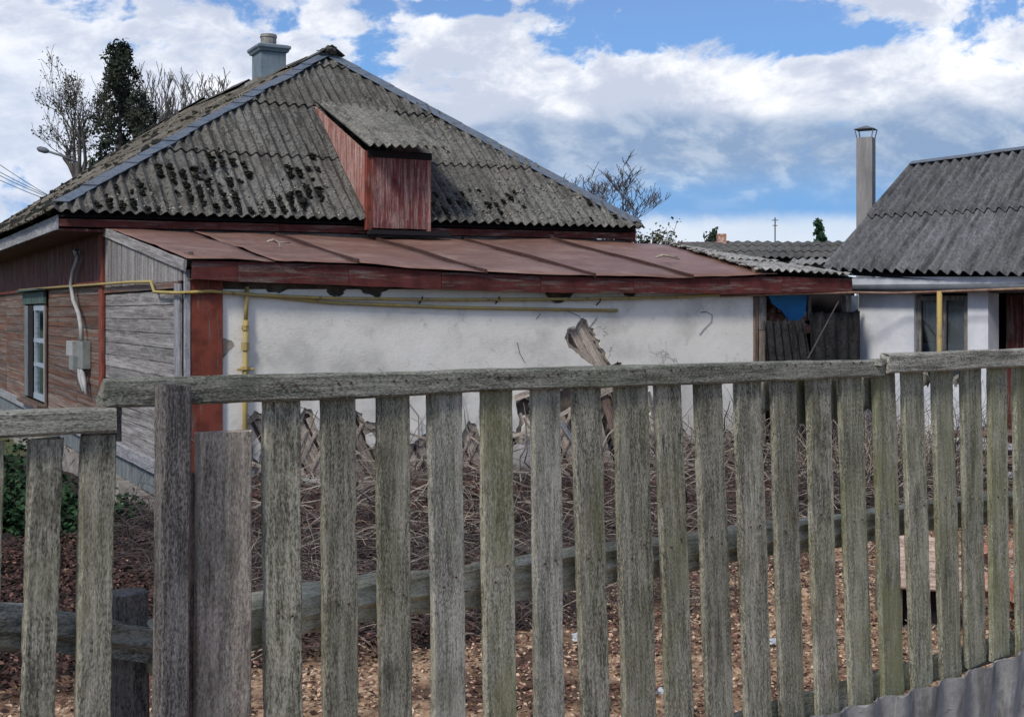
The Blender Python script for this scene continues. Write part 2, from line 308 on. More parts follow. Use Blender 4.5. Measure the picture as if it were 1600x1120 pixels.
def groundf(n):
    v = ocoord(n, False); a = n.noise(v, .9, 5, .6); b = n.noise(v, 12, 8, .75); c3 = n.noise(v, 45, 4, .7)
    c = n.ramp(n.mr(b, .3, .72, smooth=False), [(0, (.12, .065, .04)), (.35, (.36, .23, .14)), (.65, (.56, .39, .25)), (1, (.70, .55, .40))])
    c = n.mix(n.mr(a, .46, .60, .0, .9), c, n.ramp(c3, [(.3, (.04, .026, .02)), (.7, (.16, .09, .062))]))
    return c, n.math('ADD', b, n.math('MULTIPLY', c3, .5))
M['ground'] = mat('sandy_leafy_ground', groundf, .98, (1.0, .03))
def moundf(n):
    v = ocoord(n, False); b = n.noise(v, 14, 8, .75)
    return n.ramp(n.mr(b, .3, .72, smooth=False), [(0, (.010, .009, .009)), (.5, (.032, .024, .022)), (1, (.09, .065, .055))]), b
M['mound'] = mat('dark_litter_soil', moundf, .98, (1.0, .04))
M['grassland'] = mat('far_meadow', lambda n: n.ramp(n.noise(ocoord(n, False), .5, 6, .7), [(.3, (.045, .06, .02)), (.7, (.11, .11, .05))]), .98)
M['asphalt'] = mat('verge_dirt', lambda n: (n.ramp(n.noise(ocoord(n, False), 8, 8, .7), [(.3, (.05, .045, .04)), (.7, (.13, .11, .09))]), n.noise(ocoord(n, False), 30, 6, .7)), .98, (.8, .02))
def flat2(name, a, b, sc_=3.0, rough=.9):
    return mat(name, lambda n: n.ramp(n.noise(n.n('ShaderNodeNewGeometry').outputs['Position'], sc_, 3, .6), [(.35, a), (.65, b)]), rough)
M['twig_dark'] = flat2('dark_bramble_stem', (.028, .022, .024), (.10, .078, .075), 6)
M['twig_red'] = flat2('reddish_bramble_stem', (.055, .028, .025), (.15, .075, .06), 6)
M['twig_pale'] = flat2('pale_dry_stem', (.26, .21, .16), (.46, .40, .32), 6)
M['barkgrey'] = flat2('grey_brown_stem', (.085, .07, .06), (.30, .265, .225), 4)
M['clod'] = flat2('pale_clod', (.22, .14, .09), (.60, .45, .32), 8)
M['leaf_brown'] = flat2('dry_brown_leaf', (.09, .05, .04), (.27, .14, .10), 9)
M['leaf_tan'] = flat2('tan_dead_leaf', (.36, .23, .145), (.66, .49, .35), 9)
M['leaf_dark'] = flat2('dark_dead_leaf', (.03, .018, .015), (.085, .045, .035), 9)
M['leaf_green'] = flat2('dark_ivy_leaf', (.009, .028, .012), (.035, .085, .032), 7)
M['bark'] = flat2('grey_bark', (.045, .042, .04), (.10, .09, .08), 3)
M['bark_grey'] = flat2('bluish_twig_bark', (.085, .085, .095), (.15, .15, .16), 3)
M['bark_pale'] = flat2('pale_twig_bark', (.13, .12, .11), (.22, .20, .18), 3)
M['bud'] = flat2('olive_bud_leaf', (.05, .055, .025), (.12, .11, .05), 2)
M['conifer'] = flat2('dark_conifer_leaf', (.016, .026, .020), (.055, .065, .042), 1.5)
M['fir'] = flat2('green_fir_leaf', (.02, .055, .03), (.05, .10, .05), 1.5)
M['moss'] = flat2('blackish_moss', (.007, .008, .006), (.022, .022, .013), 12)
M['lichen'] = flat2('pale_lichen', (.25, .25, .20), (.45, .44, .36), 12)
M['rag'] = mat('grey_curtain', lambda n: n.ramp(n.noise(ocoord(n, False), 9, 5, .6), [(.3, (.2, .24, .27)), (.7, (.55, .6, .64))]), .9)
M['lidwood'] = mat('pinkish_board', wood_fn((.52, .40, .33), (.28, .20, .16), None, 0, .8, var=.1), .9, (.5, .004))
M['aluminium'] = mat('dull_wire', lambda n: (.09, .09, .095), .6)

# ------------------------------------------------------------------ object helpers
def link(o, parent=None):
    COL.objects.link(o)
    if parent is not None: o.parent = parent
    return o
def meshobj(name, verts, faces, m, parent=None, smooth=False, kind=None):
    me = bpy.data.meshes.new(name); me.from_pydata([tuple(v) for v in verts], [], faces); me.validate(); me.update()
    me.materials.append(m)
    if smooth: me.polygons.foreach_set('use_smooth', [True] * len(me.polygons))
    o = bpy.data.objects.new(name, me); link(o, parent)
    if kind: o['kind'] = kind
    return o
def tag(o, label, cat, group=None):
    o['label'] = label; o['category'] = cat
    if group: o['group'] = group
    return o
def thing(name, label, cat, group=None, mw=None):
    o = bpy.data.objects.new(name, None); o.empty_display_size = .2; link(o)
    if mw is not None: o.matrix_world = mw
    return tag(o, label, cat, group)
class MB:
    def __init__(s): s.v = []; s.f = []
    def add(s, vs, fs):
        k = len(s.v); s.v += [tuple(v) for v in vs]; s.f += [tuple(i + k for i in f) for f in fs]
    def box(s, a, b, rot=None):
        (x0, y0, z0), (x1, y1, z1) = a, b
        vs = [(x0, y0, z0), (x1, y0, z0), (x1, y1, z0), (x0, y1, z0), (x0, y0, z1), (x1, y0, z1), (x1, y1, z1), (x0, y1, z1)]
        s.add(vs, [(0, 3, 2, 1), (4, 5, 6, 7), (0, 1, 5, 4), (1, 2, 6, 5), (2, 3, 7, 6), (3, 0, 4, 7)])
    def tube(s, pts, rads, n=6, cap=True):
        pts = [Vector(p) for p in pts]; k = len(s.v); prev = None
        if not hasattr(rads, '__len__'): rads = [rads] * len(pts)
        for i, p in enumerate(pts):
            d = (pts[min(i + 1, len(pts) - 1)] - pts[max(i - 1, 0)])
            d = d.normalized() if d.length > 1e-9 else Vector((0, 0, 1))
            ref = prev if prev is not None else (Vector((0, 0, 1)) if abs(d.z) < .9 else Vector((1, 0, 0)))
            a = (ref - d * ref.dot(d)); a = a.normalized() if a.length > 1e-6 else d.orthogonal().normalized()
            prev = a; b = d.cross(a)
            for j in range(n):
                t = 2 * math.pi * j / n; s.v.append(tuple(p + (a * math.cos(t) + b * math.sin(t)) * rads[i]))
        for i in range(len(pts) - 1):
            for j in range(n):
                s.f.append((k + i * n + j, k + i * n + (j + 1) % n, k + (i + 1) * n + (j + 1) % n, k + (i + 1) * n + j))
        if cap: s.f.append(tuple(k + j for j in reversed(range(n)))); s.f.append(tuple(k + (len(pts) - 1) * n + j for j in range(n)))
    def build(s, name, m, parent=None, smooth=False, kind=None): return meshobj(name, s.v, s.f, m, parent, smooth, kind)

def plank_mesh(L, wd, th, rough=.004, nz=None, chip=.0, taper=0.0, wav=0.0, ends=.004):
    """weathered board: long axis Z, width X, thickness Y"""
    nz = nz or max(2, int(L / .11)); ph = R.random() * 100
    c = min(wd, th) * .14
    prof = [(-.5, -.5, 1, 0), (.5, -.5, -1, 0), (.5, -.5, 0, 1), (.5, .5, 0, -1), (.5, .5, -1, 0), (-.5, .5, 1, 0), (-.5, .5, 0, -1), (-.5, -.5, 0, 1)]
    vs = []
    for i in range(nz + 1):
        z = L * i / nz; e = 1 - taper * (i / nz)
        off = wav * noise.noise((z * 1.3, ph, 0))
        for q, (a, b, cx_, cy_) in enumerate(prof):
            sd_ = noise.noise((z * 2.2, ph + a * 5, b * 2)) * rough * .7 + noise.noise((z * 31, ph + a * 9 + 3, b)) * rough * .35
            zz = z
            if i in (0, nz): zz += R.uniform(-1, 1) * ends
            x = (a * wd + cx_ * c) * e + (sd_ if a > 0 else -sd_) + off
            y = b * th + cy_ * c + noise.noise((z * 5, ph + 40, a)) * rough * .5
            if chip and R.random() < chip: x -= math.copysign(R.uniform(.2, 1) * c * 2.2, a)
            vs.append((x, y, zz))
    fs = [];
    for i in range(nz):
        for q in range(8):
            fs.append((i * 8 + q, i * 8 + (q + 1) % 8, (i + 1) * 8 + (q + 1) % 8, (i + 1) * 8 + q))
    fs.append(tuple(reversed(range(8)))); fs.append(tuple(nz * 8 + q for q in range(8)))
    me = bpy.data.meshes.new('plank'); me.from_pydata(vs, [], fs); me.update(); return me
def plank(name, p0, p1, normal, wd, th, m, parent=None, mesh=None, **kw):
    """board from p0 to p1 (parent space), broad face towards normal"""
    p0 = Vector(p0); p1 = Vector(p1); z = (p1 - p0); L = z.length; z.normalize()
    y = Vector(normal); y = (y - z * y.dot(z)).normalized(); x = y.cross(z)
    me = mesh or plank_mesh(L, wd, th, **kw)
    if not me.materials: me.materials.append(m)
    o = bpy.data.objects.new(name, me); link(o, parent)
    mt = Matrix((x, y, z)).transposed().to_4x4(); mt.translation = p0
    if mesh is not None:
        zs = max(v.co.z for v in mesh.vertices); mt = mt @ Matrix.Diagonal((1, 1, L / zs, 1))
    o.matrix_basis = mt
    return o
def blobmesh(c, r, seed, sub=1, sq=(1, 1, 1), amp=.25):
    bm = bmesh.new(); bmesh.ops.create_icosphere(bm, subdivisions=sub, radius=1)
    vs = []
    for v in bm.verts:
        k = 1 + amp * noise.noise(v.co * 1.7 + Vector((seed, seed * 2.3, 0))) * 2
        vs.append((c[0] + v.co.x * r * sq[0] * k, c[1] + v.co.y * r * sq[1] * k, c[2] + v.co.z * r * sq[2] * k))
    fs = [tuple(v.index for v in f.verts) for f in bm.faces]; bm.free(); return vs, fs
def sstep(a, b, x):
    if a > b: return 1 - sstep(b, a, x)
    t = max(0, min(1, (x - a) / (b - a))); return t * t * (3 - 2 * t)

# ------------------------------------------------------------------ frames (house, shed, fence)
OY = 12.6
O = Vector(((290 - CX) / F * OY, OY, 0)); U = Vector((.884, .4677, 0)).normalized(); V = Vector((-U.y, U.x, 0))
HM = Matrix(((U.x, V.x, 0, O.x), (U.y, V.y, 0, O.y), (0, 0, 1, 0), (0, 0, 0, 1))); HI = HM.inverted()
QY = 17.1
Q = Vector(((1342 - CX) / F * QY, QY, 0)); A_ = Vector((.7071, -.7071, 0)); B_ = Vector((.7071, .7071, 0))
SM = Matrix(((A_.x, B_.x, 0, Q.x), (A_.y, B_.y, 0, Q.y), (0, 0, 1, 0), (0, 0, 0, 1))); SI = SM.inverted()
F0 = Vector((-.18 * 3.25, 3.25, 0)); FA = Vector((.7788, .6273, 0)).normalized(); FN = Vector((-FA.y, FA.x, 0))
FM = Matrix(((FA.x, FN.x, 0, F0.x), (FA.y, FN.y, 0, F0.y), (0, 0, 1, 0), (0, 0, 0, 1))); FI = FM.inverted()
EYE = Vector((0, 0, H))
def ray(px, py): return Vector(((px - CX) / F, 1, (HY - py) / F))
def on_plane(MI, px, py, axis, val):
    """point of the sight line through a photo position where local axis = val"""
    e = MI @ EYE; d = MI.to_3x3() @ ray(px, py); k = (val - e[axis]) / d[axis]; return e + d * k
def hf(px, py, t=0.0): return on_plane(HI, px, py, 1, t)      # house frame, facade-parallel plane
def he(px, py, s=0.0): return on_plane(HI, px, py, 0, s)      # house frame, end-wall plane
def sf(px, py, b=0.0): return on_plane(SI, px, py, 1, b)
def ff(px, py, n=0.0): return on_plane(FI, px, py, 1, n)
def on_face(MI, px, py, p, nrm):
    e = MI @ EYE; d = MI.to_3x3() @ ray(px, py); k = (Vector(p) - e).dot(nrm) / d.dot(nrm); return e + d * k
GZ = -.5
def ground_z(x, y):
    p = HI @ Vector((x, y, 0)); f = FI @ Vector((x, y, 0)); n = f.y
    z = GZ + .05 * noise.noise((x * .7, y * .7, 0)) + .025 * noise.noise((x * 3, y * 3, 5)) + .03 * abs(noise.noise((x * 7, y * 7, 1)))
    if -1.2 < p.x < 9.5 and p.y < .3:
        k = math.exp(-((p.y + .25) / 1.05) ** 2) * sstep(-1.2, .6, p.x) * (1 - .45 * sstep(6.3, 7.6, p.x))
        z += k * (.26 + .12 * noise.noise((x * 1.4, y * 1.4, 9)))
    z = z + (.02 - z) * (1 - sstep(.05, .55, n))
    return z

# ------------------------------------------------------------------ ground
def grid(x0, x1, y0, y1, step, fn, name, m, kind='structure'):
    nx = int((x1 - x0) / step); ny = int((y1 - y0) / step); vs = []; fs = []
    for j in range(ny + 1):
        for i in range(nx + 1):
            x = x0 + (x1 - x0) * i / nx; y = y0 + (y1 - y0) * j / ny; vs.append((x, y, fn(x, y)))
    for j in range(ny):
        for i in range(nx):
            a = j * (nx + 1) + i; fs.append((a, a + 1, a + nx + 2, a + nx + 1))
    return meshobj(name, vs, fs, m, None, True, kind)
g = grid(-9, 11, 1, 20, .07, ground_z, 'yard_ground', M['ground'])
# second slot: dark leaf mould by the walls
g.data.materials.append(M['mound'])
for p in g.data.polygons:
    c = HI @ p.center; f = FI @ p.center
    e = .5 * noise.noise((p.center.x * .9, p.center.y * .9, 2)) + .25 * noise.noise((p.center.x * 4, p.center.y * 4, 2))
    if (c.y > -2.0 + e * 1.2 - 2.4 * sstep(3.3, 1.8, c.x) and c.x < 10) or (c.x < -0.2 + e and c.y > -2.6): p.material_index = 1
meshobj('meadow', [(-900, -300, GZ - .12), (900, -300, GZ - .12), (900, 1500, GZ - .12), (-900, 1500, GZ - .12)], [(0, 1, 2, 3)], M['grassland'], kind='structure')
# street verge on the camera side of the fence
va = [FM @ Vector((a, b, 0)) for a, b in ((-14, -.06), (16, -.06), (16, -12), (-14, -12))]
vs = [(p.x, p.y, .0) for p in va] + [(p.x, p.y, -.7) for p in va]
meshobj('street_verge', vs, [(3, 2, 1, 0), (0, 1, 5, 4), (1, 2, 6, 5), (2, 3, 7, 6), (3, 0, 4, 7)], M['asphalt'], kind='structure')

# ------------------------------------------------------------------ corrugated sheets
def corr_sheet(name, fmap, a0, a1, l0, l1, m, parent, pitch=.15, amp=.022, seg=6, nl=5, clips=(), lift=.018, jag=.008, th=.007, phase=0.0):
    """fmap(a,l,h) -> point; a across the waves, l up the slope"""
    na = max(4, int((a1 - a0) / pitch * seg)); vs = []; fs = []; tz = R.uniform(-.004, .004); sk = R.uniform(-.006, .006)
    for side in (0, 1):
        for j in range(nl + 1):
            l = l0 + (l1 - l0) * j / nl
            for i in range(na + 1):
                a = a0 + (a1 - a0) * i / na
                ll = l + sk * (i / na) + ((R.random() - .5) * jag if j in (0, nl) and side == 0 else 0)
                h = amp * math.cos(2 * math.pi * (a + phase) / pitch) + amp + lift * (1 - j / nl) + tz + .006 * noise.noise((a * 2, l * 2, 7)) - side * th
                vs.append(fmap(a, ll, h))
    W = na + 1; S = W * (nl + 1)
    for j in range(nl):
        for i in range(na):
            a = j * W + i; fs.append((a, a + 1, a + W + 1, a + W)); b = a + S; fs.append((b, b + W, b + W + 1, b + 1))
    for i in range(na):
        fs.append((i, i + S, i + 1 + S, i + 1)); a = nl * W + i; fs.append((a, a + 1, a + 1 + S, a + S))
    for j in range(nl):
        a = j * W; fs.append((a, a + W, a + W + S, a + S)); a += na; fs.append((a, a + S, a + W + S, a + W))
    me = bpy.data.meshes.new(name); me.from_pydata([tuple(v) for v in vs], [], fs); me.update()
    if clips:
        bm = bmesh.new(); bm.from_mesh(me)
        for co, no in clips:
            r = bmesh.ops.bisect_plane(bm, geom=bm.verts[:] + bm.edges[:] + bm.faces[:], plane_co=co, plane_no=no, clear_outer=True)
        if not bm.faces: bm.free(); bpy.data.meshes.remove(me); return None
        bm.to_mesh(me); bm.free()
    me.materials.append(m); me.polygons.foreach_set('use_smooth', [True] * len(me.polygons))
    try: me.set_sharp_from_angle(angle=math.radians(50))
    except Exception: pass
    o = bpy.data.objects.new(name, me); link(o, parent); return o

# ================================================================== THE OLD HOUSE
house = thing('old_house', 'old single storey house with mossy hipped slate roof and peeling white plaster front', 'house', mw=HM)
TE = 3.8; TW = 4.2
E1 = hf(83, 330, TE); E2 = hf(1003, 356, TE)
SA = 4.05
ap = he(512, 88, SA)                                 # apex on the ridge line
APX = Vector((SA, ap.y, ap.z)); TB = 21.0
S1, S2, Z1, Z2 = E1.x, E2.x, E1.z, E2.z
def frontmap(a, l, h):
    f = (a - S1) / (S2 - S1); zb = Z1 + (Z2 - Z1) * f
    k = l / Ls; z = zb + (APX.z - (Z1 + (Z2 - Z1) * (SA - S1) / (S2 - S1))) * k + .02 * math.sin(a * 1.1) * k
    return Vector((a, TE + (APX.y - TE) * k, z)) + nf * h
rise = APX.z - Z1; Ls = math.hypot(APX.y - TE, rise); nf = Vector((0, -rise, APX.y - TE)).normalized()
def side_clip(p, q, inside):
    d = Vector((q[0] - p[0], q[1] - p[1], 0)); n = Vector((d.y, -d.x, 0)).normalized()
    if (Vector((inside[0], inside[1], 0)) - Vector((p[0], p[1], 0))).dot(n) > 0: n = -n
    return (Vector((p[0], p[1], 0)), n)
clipL = side_clip((S1, TE), (SA, APX.y), (SA, TE)); clipR = side_clip((S2, TE), (SA, APX.y), (SA, TE))
rows = [(-.05, 1.55), (1.42, 2.95), (2.82, 4.25), (4.12, Ls + .05)]
rows = [(a, b) for a, b in rows if a < Ls]
cw = 1.05; ncol = int(math.ceil((S2 - S1) / cw))
for ri, (l0, l1) in enumerate(rows):
    for c in range(ncol):
        a0 = S1 + c * cw; a1 = min(S2, a0 + cw + .02)
        corr_sheet('roof_slate', frontmap, a0, a1, l0, min(l1, Ls + .02), M['slate'], house, nl=8, clips=(clipL, clipR), lift=.03, jag=.03 if ri == 0 else .02, phase=-S1, amp=.029)
# left long face
def rr_up(a): return max(0, min(.42, .05 * (a - APX.y)))
riseL = APX.z - Z1; Lw = math.hypot(SA - S1, riseL); nl_ = Vector((-riseL, 0, SA - S1)).normalized()
def leftmap(a, l, h):
    k = l / Lw; return Vector((S1 + (SA - S1) * k, a, Z1 + riseL * k + .012 * math.sin(a * .8) + k * rr_up(a))) + nl_ * h
cl = side_clip((S1, TE), (SA, APX.y), (S1, TB))
for (l0, l1) in [(-.05, 1.6), (1.47, 3.1), (2.97, 4.55), (4.42, Lw)]:
    for c in range(16):
        a0 = TE + c * 1.08
        corr_sheet('roof_slate', leftmap, a0, a0 + 1.1, l0, min(l1, Lw), M['slate_left'], house, seg=5, nl=4, clips=(cl,), lift=.03, jag=.05)
riseR = APX.z - Z2; Lr = math.hypot(S2 - SA, riseR); nr_ = Vector((riseR, 0, S2 - SA)).normalized()
def rightmap(a, l, h):
    k = l / Lr; return Vector((S2 + (SA - S2) * k, a, Z2 + riseR * k + k * rr_up(a))) + nr_ * h
cr_ = side_clip((S2, TE), (SA, APX.y), (S2, TB))
for (l0, l1) in [(-.05, 2.4), (2.25, Lr)]:
    for c in range(8):
        a0 = TE + c * 2.15
        corr_sheet('roof_slate', rightmap, a0, a0 + 2.17, l0, l1, M['slate'], house, seg=4, nl=2, clips=(cr_,), lift=.03)
# roof underside / rafters so that nothing shines through
mb = MB()
e = .06
mb.add([(S1 + .05, TE + .05, Z1 - e), (S2 - .05, TE + .05, Z2 - e), (SA, APX.y, APX.z - e), (SA, TB, APX.z - e), (S1 + .05, TB, Z1 - e), (S2 - .05, TB, Z2 - e)],
       [(0, 1, 2), (0, 2, 3, 4), (1, 5, 3, 2), (4, 3, 5), (0, 4, 5, 1)])
mb.build('roof_underlay', M['dark'], house)
# hip and ridge covers
def vcap(name, p, q, d1, d2, m, drop=.03, n1=None):
    p = Vector(p); q = Vector(q); up = Vector((0, 0, .05)); vs = []
    for x in (p, q):
        for off in (d1, Vector((0, 0, 0)), d2):
            vs.append(x + up + off)
    vs += [Vector(v) - Vector((0, 0, .008)) for v in vs]
    fs = [(0, 1, 4, 3), (1, 2, 5, 4), (6, 9, 10, 7), (7, 10, 11, 8), (0, 6, 7, 1), (1, 7, 8, 2), (3, 4, 10, 9), (4, 5, 11, 10), (0, 3, 9, 6), (2, 8, 11, 5)]
    return meshobj(name, vs, fs, m, house)
hipd = (APX - Vector((S1, TE, Z1)))
fdir = Vector((1, 0, 0)) ; ldir = Vector((0, 1, 0))
nn = 24
for i in range(nn):
    a = i / nn; b = (i + 1.12) / nn
    j = R.uniform(-.012, .012)
    p = Vector((S1, TE, Z1 + .02)) + hipd * a; q = Vector((S1, TE, Z1 + .02)) + hipd * min(b, 1)
    wdt = .20 + R.uniform(-.02, .02)
    vcap('hip_cover', p + Vector((0, 0, .045 + .012 + j)), q + Vector((0, 0, .045 + j)), fdir * wdt * .85 + Vector((0, 0, .0)), ldir * wdt + Vector((0, 0, -.02)), M['tin'])
hipr = (APX - Vector((S2, TE, Z2)))
for i in range(9):
    a = i / 9; b = (i + 1.08) / 9
    p = Vector((S2, TE, Z2 + .03)) + hipr * a; q = Vector((S2, TE, Z2 + .03)) + hipr * min(b, 1)
    vcap('hip_cover', p + Vector((0, 0, .03)), q + Vector((0, 0, .02)), Vector((-.20, 0, -.02)), ldir * .18 + Vector((0, 0, -.03)), M['tin'])
for i in range(12):
    a = APX.y - .12 + i * 1.15; k = .03 * math.sin(i * 1.9)
    vcap('ridge_cover', (SA, a, APX.z + .05 + k + rr_up(a)), (SA, min(a + 1.2, TB), APX.z + .035 + k + rr_up(a + 1.2)), Vector((-.2, 0, -.13)), Vector((.2, 0, -.14)), M['slate'])
vcap('ridge_cover', (SA, APX.y - .22, APX.z + .10), (SA, APX.y + 1.3, APX.z + .12), Vector((-.22, 0, -.15)), Vector((.22, 0, -.16)), M['slate'])
vs_, fs_ = blobmesh((SA, APX.y - .1, APX.z + .08), .13, 3, 2, (1.0, 1.2, .6), .3)
meshobj('apex_mortar', vs_, fs_, M['slate'], house, True)
# eave boards of the main roof
def fascia(name, p0, p1, nrm, wd, th, m, n, parent=house, **kw):
    p0 = Vector(p0); p1 = Vector(p1)
    for i in range(n):
        a = p0.lerp(p1, i / n); b = p0.lerp(p1, (i + 1) / n) - (p1 - p0).normalized() * .006
        plank(name, a, b, nrm, wd, th, m, parent, **kw)
fascia('eave_board', (S1 + .06, TE + .08, Z1 - .13), (S2 - .10, TE + .08, Z2 - .13), (0, -1, 0), .10, .025, M['redfascia'], 6)
fascia('wall_strip', (S1 + .9, TE + .14, Z1 - .27), (S2 - .2, TE + .14, Z2 - .27), (0, -1, 0), .17, .025, M['post'], 5)
fascia('eave_board', (S1 + .06, TE + .06, Z1 - .13), (S1 + .06, TB, Z1 - .13), (-1, 0, 0), .18, .025, M['greybeam'], 9)
mb = MB(); mb.box((S1 + .08, TE + .1, Z1 - .23), (0.05, TB, Z1 - .20)); mb.build('soffit', M['redfascia'], house)
mb = MB(); mb.box((S2 - .15, TE + .2, Z2 - .21), (S2 + .02, TE + .55, Z2 + .01)); mb.build('eave_end_box', M['red'], house)
# ------- walls of the main volume
mb = MB(); mb.box((.04, TW + .02, -.9), (S2 - .55, TB - .5, Z1 - .1)); mb.build('wall_core', M['clay'], house)
zb0 = .18; zt0 = 2.13
def end_z(px, py): return he(px, py, 0).z
# horizontal boards, main end wall (left), reddish; around the window
wl = he(47, 475, 0); wr = he(77, 625, 0)
WT0, WT1 = wr.y, wl.y; WZ1 = he(62, 477, 0).z; WZ0 = he(62, 622, 0).z
bh = (zt0 - zb0) / 13
for i in range(13):
    z = zb0 + bh * (i + .5)
    segs = [(TW + .12, TW + 2.0), (TW + 2.01, WT0 - .08)]
    if z > WZ1 + .12 or z < WZ0 - .1: segs += [(WT0 - .07, WT1 + .08)]
    segs += [(WT1 + .09, WT1 + 3.2), (WT1 + 3.21, TB - .5)]
    for a, b in segs:
        plank('wall_board', (-.015, a, z), (-.015, b, z), (-1, 0, 0), bh * .965, .03, M['redbrown'], house, nz=6, rough=.005)
mb = MB(); mb.box((-.01, TW, zt0 + .01), (.05, TB - .5, Z1 - .2)); mb.build('upper_wall_backing', M['brownwood'], house)
for i in range(52):
    a = TW + .1 + i * .31
    plank('upper_board', (-.03, a + .15, zt0 + .02), (-.03, a + .15, Z1 - .21), (-1, 0, 0), .298, .02, M['redfascia'], house, nz=3)
plank('corner_post', (-.05, TW - .0, zb0 - .02), (-.05, TW - .0, Z1 - .24), (-1, 0, 0), .24, .04, M['red'], house)
plank('sill_trim', (-.06, TW + .1, zt0), (-.06, TB - .5, zt0), (-1, 0, 0), .05, .03, M['red'], house, nz=20)
# window of the left wall
win = MB(); win.box((-.02, WT0, WZ0), (.0, WT1, WZ1)); wp = win.build('window', M['dark'], house)
fr = MB(); 
def tb(mb_, a0, a1, z0, z1, d=.05): mb_.box((-.075, a0, z0), (-.075 + d, a1, z1))
tb(fr, WT0, WT0 + .10, WZ0, WZ1); tb(fr, WT1 - .10, WT1, WZ0, WZ1); tb(fr, WT0 + .101, WT1 - .101, WZ1 - .09, WZ1); tb(fr, WT0 + .101, WT1 - .101, WZ0, WZ0 + .09)
mid = (WT0 + WT1) / 2
fr.box((-.073, mid - .05, WZ0 + .091), (-.026, mid + .05, WZ1 - .091))
zz = WZ1 - .62; fr.box((-.071, WT0 + .101, zz), (-.024, mid - .051, zz + .07)); fr.box((-.071, mid + .051, zz), (-.024, WT1 - .101, zz + .07))
zz = WZ1 - 1.02; fr.box((-.071, WT0 + .101, zz), (-.024, mid - .051, zz + .06)); fr.box((-.071, mid + .051, zz), (-.024, WT1 - .101, zz + .06))
fr.build('window_frame', M['windowpaint'], wp)
plank('side_board', (-.085, WT1 - .22, WZ0), (-.085, WT1 - .22, WZ1), (-1, 0, 0), .42, .02, M['bluewood'], wp)
o = MB(); o.box((-.09, mid + .12, WZ0), (-.08, WT1 - .432, WZ1)); o.build('recess_shade', M['dark'], wp)  # near-black strip painting the shade of the window recess
pn = MB(); pn.box((-.035, WT0 + .1, WZ0 + .09), (-.030, WT1 - .1, WZ1 - .09)); pn.build('pane', M['glass'], wp)
cu = MB(); cu.box((-.0235, WT0 + .1, WZ0 + .1), (-.0205, mid - .05, WZ1 - .3)); cu.build('curtain', M['rag'], wp)
for a in (WT0 - .06, WT1 + .06): plank('window_casing', (-.06, a, WZ0 - .1), (-.06, a, WZ1 + .12), (-1, 0, 0), .13, .03, M['greenpaint'] if a > mid else M['redbrown'], house)
plank('window_head', (-.09, WT0 - .16, WZ1 + .12), (-.09, WT1 + .16, WZ1 + .12), (-1, 0, 0), .2, .04, M['greenpaint'], house)
plank('window_cornice', (-.13, WT0 - .22, WZ1 + .25), (-.13, WT1 + .22, WZ1 + .25), (0, 0, 1), .17, .03, M['greenpaint'], house)
plank('window_sill', (-.12, WT0 - .12, WZ0 - .08), (-.12, WT1 + .12, WZ0 - .08), (0, 0, 1), .18, .06, M['brownwood'], house)
# ------- lean-to end wall (grey boards)
TR = 4.02
mb = MB(); mb.box((.04, .05, -.9), (.09, TW, 2.35)); mb.build('end_wall_core', M['clay'], house)
zcut = he(290, 443, 0).z
nb = 12; bh2 = (zcut - .06 - zb0) / nb
for i in range(nb):
    z = zb0 + bh2 * (i + .5)
    plank('end_board', (-.012, .28, z), (-.012, TW - .14, z), (-1, 0, 0), bh2 * .96, .03, M['oldwood'], house, rough=.006, nz=14)
plank('end_trim', (-.04, .14, zb0 - .05), (-.04, .14, zcut), (-1, 0, 0), .22, .035, M['greybeam'], house)
plank('end_rail', (-.035, .1, zcut - .01), (-.035, TW - .14, zcut - .01), (-1, 0, 0), .07, .03, M['redbrown'], house)
plank('skirting_board', (-.06, .05, zb0 - .06), (-.06, TB - .6, zb0 - .06), (-1, 0, 0), .15, .05, M['greybeam'], house, nz=40)
FRONT_Z = hf(300, 405, -.2).z; REAR = he(178, 357, 0.02)
def roofz(t): return FRONT_Z + (REAR.z - FRONT_Z) * (t + .2) / (REAR.y + .2)
for i in range(22):
    a = .04 + i * .185
    if a > TW - .14: break
    plank('gable_board', (-.02, a + .09, zcut + .03), (-.02, a + .09, roofz(a + .09) - .10), (-1, 0, 0), .178, .022, M['oldwood'], house, nz=4)
plank('verge_board', (-.05, -.18, roofz(-.18) - .065), (-.05, TW - .15, roofz(TW - .15) - .065), (-1, 0, 0), .11, .03, M['oldwood'], house)
# below the skirting: blue-grey vertical boards then stone plinth
for i in range(60):
    a = .05 + i * .31
    if a > TB - 1: break
    plank('plinth_board', (.0, a + .15, -.22), (.0, a + .15, zb0 - .1), (-1, 0, 0), .30, .025, M['bluewood'], house, nz=3)
def rough_box(name, p0, p1, m, parent, step=.16, amp=.04, kind=None):
    bm = bmesh.new(); p0 = Vector(p0); p1 = Vector(p1); d = p1 - p0
    bmesh.ops.create_cube(bm, size=1)
    for ax in range(3):
        n = max(1, int(abs(d[ax]) / step)); n = min(n, 90)
        for k in range(1, n):
            co = Vector((0, 0, 0)); co[ax] = -.5 + k / n; no = Vector((0, 0, 0)); no[ax] = 1
            bmesh.ops.bisect_plane(bm, geom=bm.verts[:] + bm.edges[:] + bm.faces[:], plane_co=co, plane_no=no)
    for v in bm.verts:
        c = Vector([(p0[i] + p1[i]) / 2 + v.co[i] * d[i] for i in range(3)])
        v.co = c + Vector((noise.noise(c * 3.1), noise.noise(c * 3.1 + Vector((9, 0, 0))), noise.noise(c * 3.1 + Vector((0, 9, 0))))) * amp
    me = bpy.data.meshes.new(name); bm.to_mesh(me); bm.free(); me.materials.append(m)
    o = bpy.data.objects.new(name, me); link(o, parent)
    if kind: o['kind'] = kind
    return o
